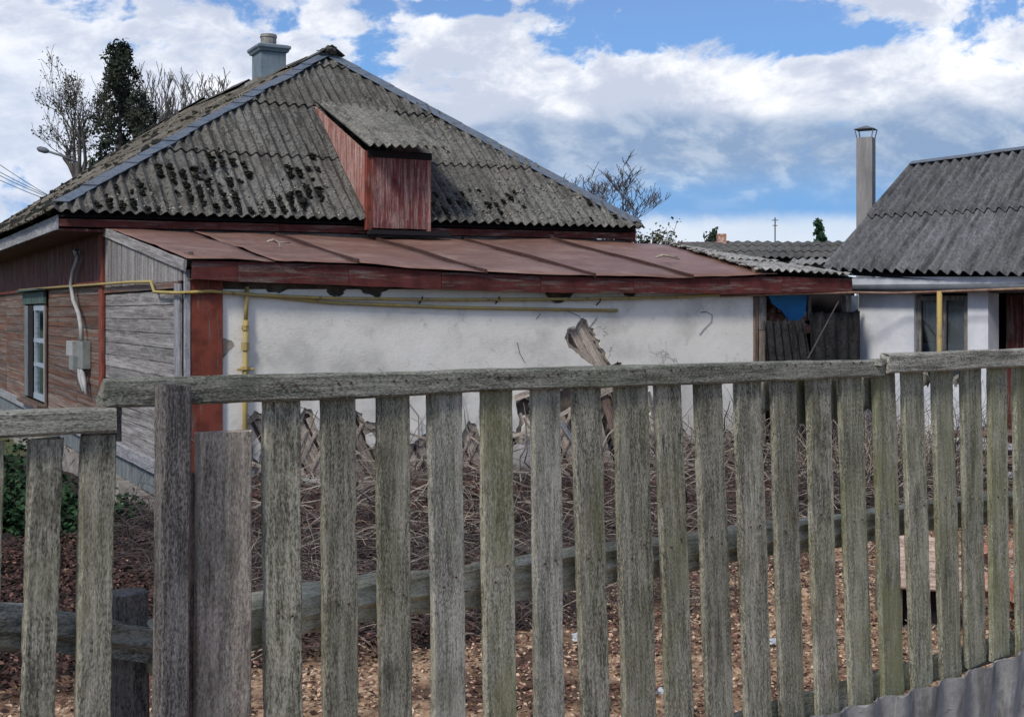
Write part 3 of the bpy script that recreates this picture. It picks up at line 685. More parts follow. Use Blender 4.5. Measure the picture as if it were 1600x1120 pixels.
rough_box('foundation', (-.14, .0, -1.0), (.08, TB - .5, -.24), M['stone'], house, .3, .06)
rough_box('foundation', (.0, -.10, -1.0), (7.05, .08, -.28), M['stone'], house, .2, .05)

# ------- plaster front with ragged lower edge
outline = [(327, 452), (327, 500), (334, 505), (333, 520), (341, 532), (337, 545), (346, 556), (334, 568), (327, 566), (327, 690), (345, 703), (362, 698), (380, 688), (387, 664), (398, 650), (412, 655), (428, 668), (448, 676), (466, 662), (476, 645), (488, 650),
  (492, 668), (500, 684), (512, 704), (528, 716), (540, 700), (548, 668), (556, 650), (566, 654), (571, 668), (586, 669), (592, 664), (604, 678), (618, 700), (640, 702), (655, 694), (672, 684), (690, 700), (706, 712), (718, 706), (724, 682),
  (733, 666), (744, 672), (750, 690), (768, 708), (790, 700), (806, 686), (812, 664), (806, 642), (812, 618), (822, 611), (832, 622), (828, 642), (836, 662), (850, 648), (862, 620), (872, 604), (890, 597), (912, 586), (930, 574),
  (914, 562), (900, 551), (889, 544), (882, 528), (886, 514), (899, 513), (904, 503), (911, 497), (917, 500), (921, 511), (928, 516), (931, 527), (937, 530), (938, 543), (947, 552), (950, 563), (955, 570), (966, 563), (972, 570), (980, 580),
  (990, 594), (1006, 600), (1014, 606), (1012, 622), (1020, 640), (1014, 662), (1022, 690), (1036, 706), (1050, 690), (1060, 676), (1070, 680), (1080, 700), (1098, 712), (1118, 716), (1128, 690), (1136, 678), (1146, 690), (1152, 706), (1166, 700), (1177, 690), (1177, 470), (1176, 452)]
top = [(1150, 452), (1000, 452), (990, 466), (975, 462), (968, 452), (900, 452), (890, 468), (868, 474), (855, 464), (850, 452), (700, 452), (640, 452)]
notch = [(608, 452), (597, 457), (590, 471), (578, 460), (566, 457), (560, 452), (542, 452), (534, 462), (522, 465), (512, 458), (509, 452), (450, 452), (436, 459), (420, 457), (416, 452)]
outline = [(x, y - (9 if 640 < y < 720 and 384 < x < 1176 else 0)) for x, y in outline]
poly_px = outline + top + notch
def rag(pts, n=2, amp=2.2):
    out = []
    for i, p in enumerate(pts):
        q = pts[(i + 1) % len(pts)]; out.append(p)
        L = math.hypot(q[0] - p[0], q[1] - p[1])
        if L > 120 or p[1] < 453 and q[1] < 453: continue
        for k in range(1, n + 1):
            t = k / (n + 1); out.append((p[0] + (q[0] - p[0]) * t + R.uniform(-amp, amp), p[1] + (q[1] - p[1]) * t + R.uniform(-amp, amp)))
    return out
def slab(name, pts_px, t0, th, m, parent):
    pts = [hf(x, y, t0) for x, y in pts_px]
    p2 = [Vector((p.x, p.z, 0)) for p in pts]
    tris = tessellate_polygon([p2]); n = len(pts)
    vs = [(p.x, t0, p.z) for p in pts] + [(p.x, t0 + th, p.z) for p in pts]
    area = sum(p2[i].x * p2[(i + 1) % n].y - p2[(i + 1) % n].x * p2[i].y for i in range(n))
    fs = []
    for t in tris:
        a, b, c = t; ar = (p2[b] - p2[a]).cross(p2[c] - p2[a]).z
        f = (a, b, c) if ar > 0 else (a, c, b); fs.append(f); fs.append(tuple(reversed([i + n for i in f])))
    for i in range(n):
        j = (i + 1) % n; fs.append((i, i + n, j + n, j) if area > 0 else (i, j, j + n, i + n))
    return meshobj(name, vs, fs, m, parent)
slab('plaster', rag(poly_px), -.035, .035, M['plaster'], house)
def shift_poly(pts):
    out = []
    for x, y in pts:
        if 455 < y and 330 < x < 1174:
            cx_, cy_ = (915, 540) if (y < 596 and 880 < x < 985 and y > 495) else (x, y - 30)
            d_ = math.hypot(cx_ - x, cy_ - y) or 1; k = R.uniform(5, 15)
            if y < 596 and 880 < x < 985 and y > 495: x += (cx_ - x) / d_ * k * .6; y += (cy_ - y) / d_ * k * .4
            elif y > 596: y += k; x += R.uniform(-3, 3)
        out.append((x, y))
    return out
slab('undercoat', shift_poly(rag(poly_px, 1, 1.0)), -.016, .014, M['undercoat'], house)
for pts in ([(816, 668), (822, 660), (829, 668), (832, 700), (824, 712), (817, 700)], [(395, 690), (402, 684), (408, 696), (404, 722), (396, 716)], [(386, 728), (398, 736), (396, 752), (387, 748)], [(506, 668), (514, 676), (521, 694), (512, 700), (504, 686)], [(1018, 700), (1028, 716), (1024, 730), (1015, 722)], [(572, 680), (582, 676), (588, 686), (582, 700), (574, 694)]):
    slab('plaster_flake', rag(pts, 1, 1.0), -.03, .025, M['plaster'], house)
slab('bare_patch', rag([(338, 534), (350, 528), (362, 532), (366, 540), (358, 548), (352, 556), (342, 566), (332, 560)], 1, 1.2), -.0375, .004, M['undercoat'], house)
# clay daub and laths behind the plaster
SR = hf(1177, 600, 0).x
pts = [(327, 452), (327, 1000), (872, 1000), (872, 700), (893, 690), (900, 1000), (1177, 1000), (1177, 452)]
slab('daub', [(327, 440), (327, 900), (873, 900), (872, 772), (874, 690), (884, 676), (896, 690), (900, 772), (905, 900), (1177, 900), (1177, 440)], .03, .05, M['clay'], house)
mb = MB(); mb.box((.3, .2, -.8), (SR, .25, 2.2)); mb.build('cavity_shade', M['dark'], house)  # near-black sheet behind the hole, painting the unlit wall cavity
wide_me = plank_mesh(1.0, .105, .02, rough=.006, nz=8, ends=.01); thin_me = plank_mesh(1.0, .032, .012, rough=.003, nz=6, ends=.008)
dd = Vector((.52, 0, -1)).normalized()
s = .2
while s < 7.3:                                                   # broad diagonal laths along the foot
    z0 = .62 + R.uniform(-.05, .08); L = 1.15 + R.uniform(-.1, .1); hole = 4.55 < s < 4.8
    a = Vector((s, .012, z0))
    if not hole and a.x + dd.x * L < SR:
        if a.x > .36: plank('lath', a, a + dd * L, (0, -1, 0), .105, .02, M['lath'], house, mesh=wide_me)
    s += .135
s = .5
de = Vector((-.55, 0, -1)).normalized()
while s < 7.0:
    a = Vector((s, -.005, .60 + R.uniform(-.1, .05)))
    if a.x + de.x * 1.05 > .36 and (s < 1.3 or R.random() < .85): plank('lath', a, a + de * 1.05, (0, -1, 0), .03, .012, M['lath'], house, mesh=thin_me)
    s += .15
c0 = hf(912, 496, 0.0)
for k in range(-1, 4):                                           # laths of the upper break
    a = Vector((c0.x - .16 + k * .108, .008 + .012 * (k % 2), c0.z + .03 - .02 * k)); plank('lath', a, a + Vector((.62, 0, -1)).normalized() * (1.25 + .1 * k), (0, -1, 0), .1, .02, M['lath'], house, mesh=plank_mesh(1, .086, .016, rough=.006, nz=8, ends=.01))
# loose boards leaning out of the break
def fb(a, b, t0, t1, wd, m, th=.022): plank('loose_board', hf(a[0], a[1], t0), hf(b[0], b[1], t1), (0, -1, .2), wd, th, m, house, rough=.006)
fb((944, 616), (985, 772), -.06, -.28, .10, M['brownwood']); fb((958, 606), (1010, 760), -.05, -.25, .10, M['brownwood']); fb((930, 640), (968, 790), -.10, -.32, .09, M['lath'])
fb((868, 652), (962, 606), -.09, -.09, .045, M['lath'], .03); fb((876, 660), (905, 704), -.10, -.12, .05, M['greybeam'], .03); fb((800, 682), (845, 668), -.08, -.08, .04, M['lath']); fb((818, 650), (834, 672), -.07, -.07, .04, M['lath']); fb((806, 622), (832, 612), -.08, -.06, .07, M['lath'])
fb((1014, 612), (1024, 668), -.07, -.07, .03, M['post']); fb((1046, 668), (1072, 704), -.06, -.1, .03, M['post'])
# corner board, right end post
plank('corner_board', (.17, -.055, -.35), (.17, -.055, FRONT_Z - .1), (0, -1, 0), .36, .04, M['red'], house, rough=.006)
plank('corner_board', (.0, -.06, -.35), (.0, -.06, FRONT_Z - .1), (0, -1, 0), .06, .05, M['greybeam'], house)
sp = hf(1184, 560, -.03).x
plank('end_post', (sp - .045, -.03, -.45), (sp - .045, -.03, 2.3), (0, -1, 0), .06, .07, M['brownwood'], house)
plank('end_post', (sp + .055, -.02, -.45), (sp + .055, -.02, hf(1184, 516, -.03).z), (0, -1, 0), .10, .08, M['lath'], house)
plank('end_post', (sp + .055, -.02, hf(1184, 516, -.03).z + .004), (sp + .055, -.02, 2.3), (0, -1, 0), .12, .09, M['post'], house)

# ------- brown sheet-iron roof of the lean-to
frontpx = [(292, 403), (430, 407), (560, 411), (760, 426), (930, 431), (1083, 433), (1215, 428)]
rearpx = [(168, 356), (300, 362), (428, 366), (578, 371), (722, 374), (855, 372), (1042, 383)]
fr_ = [hf(x, y, -.24) for x, y in frontpx]; re_ = [hf(x, y, TW - .25) for x, y in rearpx]
for i in range(len(fr_) - 1):
    a, b, c, d = fr_[i], fr_[i + 1], re_[i + 1], re_[i]; nu, nv = 8, 12; vs = []; fs = []
    if i == 0: pass
    for side in (0, 1):
        for j in range(nv + 1):
            for k in range(nu + 1):
                p = (a.lerp(b, k / nu)).lerp(d.lerp(c, k / nu), j / nv)
                wv = .022 * noise.noise((p.x * 1.8, p.y * 1.2, i)) + .008 * noise.noise((p.x * 6, p.y * 3, i)) + .006 * (k == 0) - .004 * side + .003 * (i % 2)
                vs.append((p.x, p.y, p.z + wv))
    W = nu + 1; S = W * (nv + 1)
    for j in range(nv):
        for k in range(nu):
            q = j * W + k; fs.append((q, q + 1, q + W + 1, q + W)); q += S; fs.append((q, q + W, q + W + 1, q + 1))
    for k in range(nu): fs.append((k, k + S, k + 1 + S, k + 1))
    for j in range(nv): q = j * W; fs.append((q, q + W, q + W + S, q + S)); q += nu; fs.append((q, q + S, q + W + S, q + W))
    meshobj('iron_sheet', vs, fs, M['metalroof'], house, True)
    if 0 < i and i != 1:
        sm = MB(); pts = [a.lerp(d, t) + Vector((0, 0, .012 + .006 * math.sin(t * 9 + i))) for t in [k / 14 for k in range(15)]]
        for k in range(14):
            p, q = pts[k], pts[k + 1]; w2 = .012
            sm.add([p + Vector((-w2, 0, -.02)), p + Vector((w2, 0, -.02)), p + Vector((w2, 0, .022)), p + Vector((-w2, 0, .022)), q + Vector((-w2, 0, -.02)), q + Vector((w2, 0, -.02)), q + Vector((w2, 0, .022)), q + Vector((-w2, 0, .022))],
                   [(0, 1, 2, 3), (7, 6, 5, 4), (0, 3, 7, 4), (1, 5, 6, 2), (3, 2, 6, 7), (0, 4, 5, 1)])
        sm.build('standing_seam', M['seam'], house)
# underside so the loft reads dark
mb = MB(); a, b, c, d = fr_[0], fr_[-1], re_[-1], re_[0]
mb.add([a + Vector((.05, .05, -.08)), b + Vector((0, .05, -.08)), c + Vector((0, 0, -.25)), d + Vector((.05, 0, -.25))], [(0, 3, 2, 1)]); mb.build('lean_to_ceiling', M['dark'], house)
for k_, (pa, pb, tt) in enumerate((((418, 382), (438, 392), 1.3), ((1025, 406), (1062, 410), 1.0))):
    o = MB(); a_ = HM @ hf(*pa, tt); b_ = HM @ hf(*pb, tt); a_.z += .03; b_.z += .04; m_ = (a_ + b_) / 2 + Vector((.03, .1, .03)); o.tube([a_, a_.lerp(m_, .5) + Vector((0, 0, .02)), m_, b_], [.014, .02, .016, .008], 5); o.tube([m_, m_ + Vector((.12, .1, .0))], .008, 4)
    o = o.build('dead_twig', M['twig_pale'], None, True); tag(o, ('pale bent twig lying at the left end of the brown iron roof', 'dry twig lying near the right end of the brown iron roof')[k_], 'twig')
# red fascia in separate boards
fp = [(300, 405, 436), (372, 407, 440), (545, 412, 446), (690, 423, 452), (845, 429, 457), (990, 433, 458), (1140, 432, 459), (1222, 430, 458), (1332, 434, 455)]
for i in range(len(fp) - 1):
    a0 = hf(fp[i][0], fp[i][1] + 2, -.2); a1 = hf(fp[i][0], fp[i][2], -.2); b0 = hf(fp[i + 1][0], fp[i + 1][1] + 2, -.2); b1 = hf(fp[i + 1][0], fp[i + 1][2], -.2)
    g_ = .004; th = .024 + .003 * (i % 2); n = 8; vs = []; fs = []
    for k in range(n + 1):
        t = k / n; tt = .002 if k == 0 else (1 - .002 if k == n else t)
        A = a0.lerp(b0, tt); B = a1.lerp(b1, tt); jz = noise.noise((A.x * 3, 1, i)) * .006
        vs += [(A.x, -.2, A.z), (B.x, -.2, B.z + jz), (B.x, -.2 + th, B.z + jz), (A.x, -.2 + th, A.z)]
    for k in range(n):
        q = k * 4
        for e_ in range(4): fs.append((q + e_, q + (e_ + 1) % 4, q + 4 + (e_ + 1) % 4, q + 4 + e_))
    fs += [(3, 2, 1, 0), (n * 4, n * 4 + 1, n * 4 + 2, n * 4 + 3)]
    meshobj('fascia_board', vs, fs, M['fasciax'], house)
mb = MB(); p = hf(300, 437, -.17); mb.box((.0, -.17, p.z - .0), (SR, -.04, p.z + .012)); mb.build('fascia_soffit', M['brownwood'], house)

# ------- pale slate part of the lean-to roof at its right end
c1 = hf(1190, 424, -.26); c2 = hf(1333, 433, -.26); c3 = hf(1046, 382, TW - .3); c4 = c3
def palemap(a, l, h):
    p = c1.lerp(c2, a).lerp(c3.lerp(c4, a), l); return Vector((p.x, p.y, p.z + h))
wd_ = (c2 - c1).length
c4 = c3 + (c2 - c1)
cpl = side_clip((c2.x, c2.y), (c3.x, c3.y), (c1.x, c1.y))
for (a0, a1) in ((0, .5), (.5, 1.0)):
    for (l0, l1) in ((0, .36), (.34, .68), (.66, 1.0)):
        corr_sheet('pale_slate', palemap, a0, a1 + .01, l0, l1, M['slate_pale'], house, pitch=.13 / wd_, amp=.018, lift=.02, nl=8, jag=.01, clips=(cpl,))
c5 = Vector((c2.x, c3.y, 1.75))
meshobj('bay_roof', [c2, c5, c3, c2 + Vector((0, 0, -.02)), c5 + Vector((0, 0, -.02)), c3 + Vector((0, 0, -.02))], [(0, 1, 2), (5, 4, 3), (0, 3, 4, 1), (1, 4, 5, 2), (2, 5, 3, 0)], M['slate'], house)
# rough white edge of mortar where slate meets the iron
mb = MB()
for i in range(46):
    t = i / 45; p = c1.lerp(c3, t) + Vector((-.03, 0, .03)); mb.add(*blobmesh((p.x + R.uniform(-.03, .03), p.y, p.z + R.uniform(-.01, .02)), R.uniform(.02, .036), i, 1, (1.2, 1.6, .6), .4))
o = mb.build('verge_mortar', M['slate_pale'], house, True, 'stuff')

# ------- dormer
TD = 3.70
nface = nf
d_fl = hf(577, 240, TD); d_fr = hf(670, 243, TD); d_bl = hf(580, 356, TD); d_br = hf(668, 358, TD)
dorm = house
face0 = frontmap(SA, 0, 0)
rl = on_face(HI, 490, 160, face0, nf); rr = on_face(HI, 612, 176, face0, nf)
xl, xr = d_bl.x, d_br.x; zt = (d_fl.z + d_fr.z) / 2 + .02; zbm = min(d_bl.z, d_br.z)
for i in range(4):
    w4 = (xr - xl) / 4; x = xl + w4 * (i + .5)
    plank('dormer_board', (x, TD, zbm), (x, TD, zt - .06 + .0), (0, -1, 0), w4 * .985, .03, M['pinkred'], dorm, nz=8)
plank('dormer_post', (xl - .03, TD + .03, zbm - .03), (xl - .03, TD + .03, zt), (0, -1, 0), .09, .08, M['red'], dorm)
plank('dormer_post', (xr + .02, TD + .02, zbm - .03), (xr + .02, TD + .02, zt), (0, -1, 0), .06, .07, M['palered'], dorm)
# cheeks: triangles between front post and where the dormer roof meets the main roof
def cheek(x, sgn):
    def tz(t): k = (t - TE) / (APX.y - TE); return Z1 + (Z2 - Z1) * (x - S1) / (S2 - S1) + (APX.z - Z1 + 0) * k
    tback = rl.y; zf = zt; vs = [(x, TD + .06, tz(TD + .06) - .05), (x, TD + .06, zf - .02), (x, tback, tz(tback) - .02)]
    vs += [(v[0] + .03 * sgn, v[1], v[2]) for v in vs]
    fs = [(0, 1, 2), (5, 4, 3), (0, 3, 4, 1), (1, 4, 5, 2), (2, 5, 3, 0)]
    o = meshobj('dormer_cheek', vs, fs, M['palered'], dorm)
cheek(xl - .05, 1); cheek(xr + .04, -1)
# dormer roof slates
q1 = hf(570, 233, TD - .34); q2 = hf(696, 241, TD - .34)
q1.z = q1.z; bl = rl; br = rr
qn = (q2 - q1).cross(bl - q1).normalized()
if qn.z < 0: qn = -qn
W_ = (q2 - q1).length
def dmap(a, l, h):
    p = q1.lerp(q2, a / W_).lerp(bl.lerp(br, a / W_), l); return p + qn * h
LD = (bl - q1).length
for a0_, a1_, lf in ((0, .52, .045), (.50, 1.0, .06)):
    corr_sheet('dormer_slate', dmap, W_ * a0_, W_ * a1_, 0, 1.02, M['slate_dormer'], dorm, pitch=.125, amp=.026, seg=8, nl=10, lift=lf, jag=.02, th=.012)
mb = MB(); mb.box((xl - .05, TD - .1, zbm - .09), (xr + .3, TD + .02, zbm - .03)); mb.build('dormer_sill', M['dark'], dorm)
plank('dormer_lintel', (xl - .06, TD - .01, zt - .03), (xr + .05, TD - .01, zt - .03), (0, -1, 0), .10, .05, M['dark'], dorm)  # near-black: the shade under the dormer eave is put into its colour
# moss clumps and lichen on the roof faces
mo = MB(); li = MB(); R2 = random.Random(5)
for i in range(560):
    px = R2.gauss(385, 150); py = 230 + (R2.random() ** .8) * 105
    if R2.random() < .2: px = R2.uniform(150, 1000); py = R2.uniform(300, 350)
    p = on_face(HI, px, py, face0, nf)
    k = (p.y - TE) / (APX.y - TE)
    if not (0.0 < k < .9 and S1 + (SA - S1) * k + .3 < p.x < S2 + (SA - S2) * k - .2): continue
    if xl - .35 < p.x < xr + .25: continue
    if noise.noise((p.x * 1.6, k * 5, 3)) < -.05: continue
    a = round((p.x - S1 - .075) / .15) * .15 + S1 + .075 + R2.gauss(0, .012); p = frontmap(a, k * Ls, .035)
    r_ = R2.uniform(.012, .055) * (1 if R2.random() < .8 else 1.4)
    for q_ in range(3): p2 = frontmap(a + R2.gauss(0, .012), k * Ls + (q_ - 1) * r_ * R2.uniform(.5, 1.1), .05); mo.add(*blobmesh(p2, r_ * R2.uniform(.6, 1), i * 3 + q_, 1, (.8, 1.3, .42), .9))
for i in range(900):
    px = R2.uniform(100, 990); py = 352 - abs(R2.gauss(0, 32))
    p = on_face(HI, px, py, face0, nf); k = (p.y - TE) / (APX.y - TE)
    if not (0.005 < k < .9 and S1 + (SA - S1) * k + .3 < p.x < S2 + (SA - S2) * k - .2) or xl - .3 < p.x < xr + .2: continue
    p = frontmap(p.x, k * Ls, .05 + .02 * math.cos(2 * math.pi * (p.x - S1) / .15)); (li if R2.random() < .55 else mo).add(*blobmesh(p, R2.uniform(.007, .018), i, 1, (1.2, 1.2, .8), .4))
mo.build('moss', M['moss'], house, True, 'stuff'); li.build('lichen', M['lichen'], house, True, 'stuff')
mo = MB()
for i in range(500):
    t = TE + R2.random() ** 1.3 * 15; l = R2.random() ** 1.6 * Lw * .9
    p = leftmap(t, l, .04)
    if clipL and (Vector((p.x, p.y, 0)) - clipL[0]).dot(clipL[1]) < .1: continue
    mo.add(*blobmesh(p, R2.uniform(.03, .09), i, 1, (1.0, 1.3, .7), .4))
mo.build('moss', M['moss'], house, True, 'stuff')

# ------- chimney of the house
ct = he(420, 100, SA).y
cb = Matrix.Translation((SA - .05, ct, 0))
def chp(px, py): return hf(px, py, ct)
x0 = chp(408, 100).x; x1 = chp(447, 100).x; cw_ = .58
def zc(py): return chp(420, py).z
sh = MB(); sh.box((x0, ct, zc(150)), (x1, ct + cw_, zc(81))); chm = MB(); chm.box((x0 - .10, ct - .10, zc(190)), (x1 + .03, ct + cw_ + .14, zc(123)))
base = chm.build('chimney', M['concrete'], house)
sh.build('shaft', M['chimpaint'], base)
cp = MB()
prof = [(0.0, 81), (.035, 80), (.05, 77), (.075, 74.5), (.075, 71), (.02, 68.5)]
for i in range(len(prof) - 1):
    (e0, y0), (e1, y1) = prof[i], prof[i + 1]; z0 = zc(y0) + .001; z1 = zc(y1)
    vs = [(x0 - e0, ct - e0, z0), (x1 + e0, ct - e0, z0), (x1 + e0, ct + cw_ + e0, z0), (x0 - e0, ct + cw_ + e0, z0), (x0 - e1, ct - e1, z1), (x1 + e1, ct - e1, z1), (x1 + e1, ct + cw_ + e1, z1), (x0 - e1, ct + cw_ + e1, z1)]
    fs = [(0, 1, 5, 4), (1, 2, 6, 5), (2, 3, 7, 6), (3, 0, 4, 7)]
    if i == len(prof) - 2: fs.append((4, 5, 6, 7))
    if i == 0: fs.append((3, 2, 1, 0))
    cp.add(vs, fs)
cp.build('cap', M['chimpaint'], base)
pt = MB(); cxm = hf(419.5, 60, ct + cw_ / 2).x; pr = (chp(432, 60).x - chp(407, 60).x) / 2
pt.tube([(cxm, ct + cw_ / 2, zc(69)), (cxm, ct + cw_ / 2, zc(55)), (cxm, ct + cw_ / 2, zc(54)), (cxm, ct + cw_ / 2, zc(49.5))], [pr * .97, pr * .97, pr * 1.06, pr * 1.0], 14); pt.build('pot', M['concrete'], base)

# ================================================================== open bay between house and shed
bay = thing('blue_board', 'bright blue painted board hanging in the dark open bay under the red fascia', 'board', mw=HM)
bx0, bx1 = SR + .25, hf(1338, 500, 0).x
def flatpoly(name, pts, t0, th, m, parent=None):
    o = slab(name, pts, t0, th, m, parent)
    if parent is None: o.matrix_world = HM
    return o
o = flatpoly('blue_board_face', [(1200, 460), (1262, 460), (1258, 492), (1246, 505), (1234, 503), (1222, 486), (1206, 474)], .35, .02, M['bluepaint'], bay); o.name = 'board'
o = flatpoly('batten', [(1262.5, 462), (1268, 462), (1268, 500), (1262.5, 500)], .34, .03, M['post'], bay)
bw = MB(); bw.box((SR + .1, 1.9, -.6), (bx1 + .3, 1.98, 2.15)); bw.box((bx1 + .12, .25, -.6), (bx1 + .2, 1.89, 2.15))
o = bw.build('bay_wall', M['dark'], house)  # coloured near-black to paint the deep shade of the bay
br_ = thing('brick_pile', 'heap of broken red bricks behind the leaning dark sheets beside the blue board', 'bricks', mw=HM)
bme = plank_mesh(.24, .115, .065, rough=.006, nz=2, ends=.006); bme.materials.append(M['redbrick'])
for i in range(26):
    row = i // 5; p = hf(1196 + (i % 5) * 11 + row * 1.5, 505 - row * 7.5, .7)
    if row > 1 and i % 5 > 3 - (row - 1): continue
    o = bpy.data.objects.new('brick', bme); link(o, br_); o.location = (p.x, .7 + R.uniform(-.05, .05), p.z); o.rotation_euler = (R.uniform(-.3, .3), math.pi / 2 + R.uniform(-.4, .4), R.uniform(-.5, .5))
stk = MB(); p = hf(1190, 516, .6); stk.box((p.x, .55, -.55), (hf(1250, 516, .6).x, .9, p.z)); stk.build('plinth', M['clay'], br_)
def lean(label, pts, m, t0, t1, pitch, amp=.02):
    root = thing('leaning_sheet', label, 'sheet', 'corrugated sheets leaning in the open bay', mw=HM)
    a = hf(*pts[0], t1); b = hf(*pts[1], t1); c = hf(*pts[2], t0); d = hf(*pts[3], t0)
    n_ = (b - a).cross(a - d).normalized()
    if n_.y > 0: n_ = -n_
    Wd = (b - a).length
    def mp(x, l, h): return d.lerp(c, x / Wd).lerp(a.lerp(b, x / Wd), l) + n_ * h
    o = corr_sheet('sheet', mp, 0, Wd, 0, 1, m, root, pitch=pitch, amp=amp, nl=6, lift=0, jag=.03)
lean('ribbed dark sheet leaning askew against the doorway, left of the taller black sheet', [(1190, 503), (1254, 500), (1300, 745), (1212, 750)], M['slate_dark'], -.45, -.05, .115, .03)
lean('tall blackened sheet leaning against the white shed corner', [(1262, 490), (1342, 488), (1344, 720), (1272, 730)], M['slate_dark'], -.30, -.02, .2, .02)
o = plank('stick', HM @ hf(1315, 462, -.1), HM @ hf(1262, 560, -.5), (0, -1, 0), .014, .014, M['bark'], None); tag(o, 'thin dark stick propped diagonally across the open bay', 'stick')
# blue wall patch near shed corner
o = flatpoly('blue_wall_strip', [(1331, 462), (1341, 462), (1341, 492), (1331, 486)], .1, .03, M['chimpaint'], house)
o = flatpoly('bay_post', [(1322, 462), (1331, 462), (1331, 760), (1322, 760)], .0, .08, M['post'], house)

# ================================================================== WHITE SHED (right)
shed = thing('white_shed', 'whitewashed outbuilding with grey slate roof at the right edge behind the fence', 'shed', mw=SM)
SL = 6.0
wz = sf(1342, 455).z; ws0 = sf(1428, 500).x; ws1 = sf(1512, 500).x; wzt = sf(1470, 462).z; wzb = sf(1470, 600).z; ds0 = sf(1544, 500).x
def wallbox(a0, a1, z0, z1, name='wall', m=M['shedwall'], b0=0, b1=.3): mb_ = MB(); mb_.box((a0, b0, z0), (a1, b1, z1)); return mb_.build(name, m, shed)
wallbox(0, ws0, -.8, wz + .12); wallbox(ws0 + .001, ws1 - .001, -.8, wzb, 'wall'); wallbox(ws1, ds0, -.8, wz + .12)
wallbox(ds0 + 1.1, SL, -.8, wz + .12, 'wall'); wallbox(0, .3, -.8, wz + .12, 'wall', M['shedwall'], .301, 3.9); wallbox(0, SL, -.8, wz + .1, 'wall', M['shedwall'], 4.0, 4.2)
wallbox(.31, SL, -.8, wz, 'inner_wall', M['dark'], 1.6, 1.65)
wallbox(ws0 + .001, ds0 + 1.099, wzt + .03, wz + .119, 'lintel', M['post'], .02, .28)
wallbox(ds0 + .001, ds0 + 1.09, -.6, wzt + .02, 'door', M['redfascia'], .52, .56)
for i in range(5):
    a = ds0 + .11 + i * .215; plank('door_board', (a, .5, -.5), (a, .5, wzt), (0, -1, 0), .205, .02, M['redfascia'], shed)
dw = MB()
wi = MB(); wi.box((ws0 + .002, .20, wzb), (ws1 - .002, .22, wzt + .02)); wi = wi.build('window', M['post'], shed)
wi.data.materials[0] = M['dark']
wf = MB()
for a0, a1, z0, z1 in ((ws0 + .003, ws0 + .07, wzb, wzt), (ws1 - .07, ws1 - .003, wzb, wzt), (ws0 + .071, ws1 - .071, wzt - .06, wzt), (ws0 + .071, ws1 - .071, wzb, wzb + .07), ((ws0 + ws1) / 2 + .0, (ws0 + ws1) / 2 + .05, wzb + .071, wzt - .061)):
    wf.box((a0, .05, z0), (a1, .11, z1))
wf.build('window_frame', M['post'], wi)
pn = MB(); pn.box((ws0 + .07, .08, wzb + .07), (ws1 - .07, .084, wzt - .06)); pn.build('pane', M['glass'], wi)
# curtain rags and a box on the sill
cv = []; cf = []
for i in range(25):
    t = i / 24; xx = ws0 + .1 + (ws1 - ws0 - .2) * t; d_ = .14 + .02 * math.sin(t * 30)
    top_ = wzt - .08; bot = wzt - .10 - .55 * abs(t - .45) ** .8 - .1
    cv += [(xx, d_, top_), (xx, d_ + .01, bot)]
for i in range(24): cf.append((2 * i, 2 * i + 1, 2 * i + 3, 2 * i + 2))
o = meshobj('curtain', cv, cf, M['rag'], wi, True); sol = o.modifiers.new('s', 'SOLIDIFY'); sol.thickness = .004
bx = MB(); pz = sf(1440, 548).z; bx.box((sf(1434, 530).x, .1, wzb + .08), (sf(1462, 530).x, .19, sf(1440, 512, .1).z)); bx.build('red_crate', M['redfascia'], wi)
bx = MB(); bx.box((sf(1434, 530).x, .09, wzb + .08), (sf(1505, 530).x, .10, sf(1440, 536, .1).z)); bx.build('white_cloth', M['whitepaint'], wi)
# roof
e0 = sf(1290, 424, -.32); e1 = sf(1600, 433, -.32); 
RB = 1.45
r0 = sf(1425, 260, RB); r1 = sf(1600, 237, RB)
ez0, ezs = e0.z, (e1.z - e0.z) / (e1.x - e0.x); rz0, rzs = r0.z, (r1.z - r0.z) / (r1.x - r0.x)
LS = math.hypot(RB + .32, r0.z - e0.z); ns = Vector((0, -(r0.z - e0.z), RB + .32)).normalized()
def shedmap(a, l, h):
    k = l / LS; x0_ = e0.x + (r0.x - e0.x) * k
    xx = a + (r0.x - e0.x) * k * max(0, 1 - (a - e0.x) / 3.0)
    z = (ez0 + ezs * (xx - e0.x)) * (1 - k) + (rz0 + rzs * (xx - r0.x)) * k
    return Vector((xx, -.32 + (RB + .32) * k, z)) + ns * h
for l0, l1 in ((-.02, LS * .53), (LS * .48, LS)):
    for c in range(6):
        a0 = e0.x + c * 1.05
        corr_sheet('roof_slate', shedmap, a0, a0 + 1.07, l0, l1, M['slate_shed'], shed, pitch=.15, amp=.036, seg=9, nl=6, lift=.03, jag=.02)
mb = MB(); p0 = shedmap(e0.x + .05, 0, -.05); p1 = shedmap(e0.x + 6.2, 0, -.2); p2 = shedmap(e0.x + 6.2, LS, -.2); p3 = shedmap(e0.x + .05, LS, -.14)
q3 = Vector((p3.x, 4.3, p0.z)); q2 = Vector((p2.x, 4.3, p0.z))
mb.add([p0, p1, p2, p3, q2, q3], [(0, 3, 2, 1), (3, 5, 4, 2), (0, 5, 3)]); mb.build('roof_underlay', M['dark'], shed)
def shedback(a, l, h): k = l; p = Vector((a, RB, r0.z)).lerp(Vector((a, 4.35, ez0)), 1 - k); return p + Vector((0, .5, .8)) * h
for c in range(3): corr_sheet('roof_slate', shedback, r0.x + c * 2.1, r0.x + c * 2.1 + 2.12, 0, 1, M['slate_shed'], shed, seg=4, nl=3)
p = shedmap(r0.x, LS, 0)
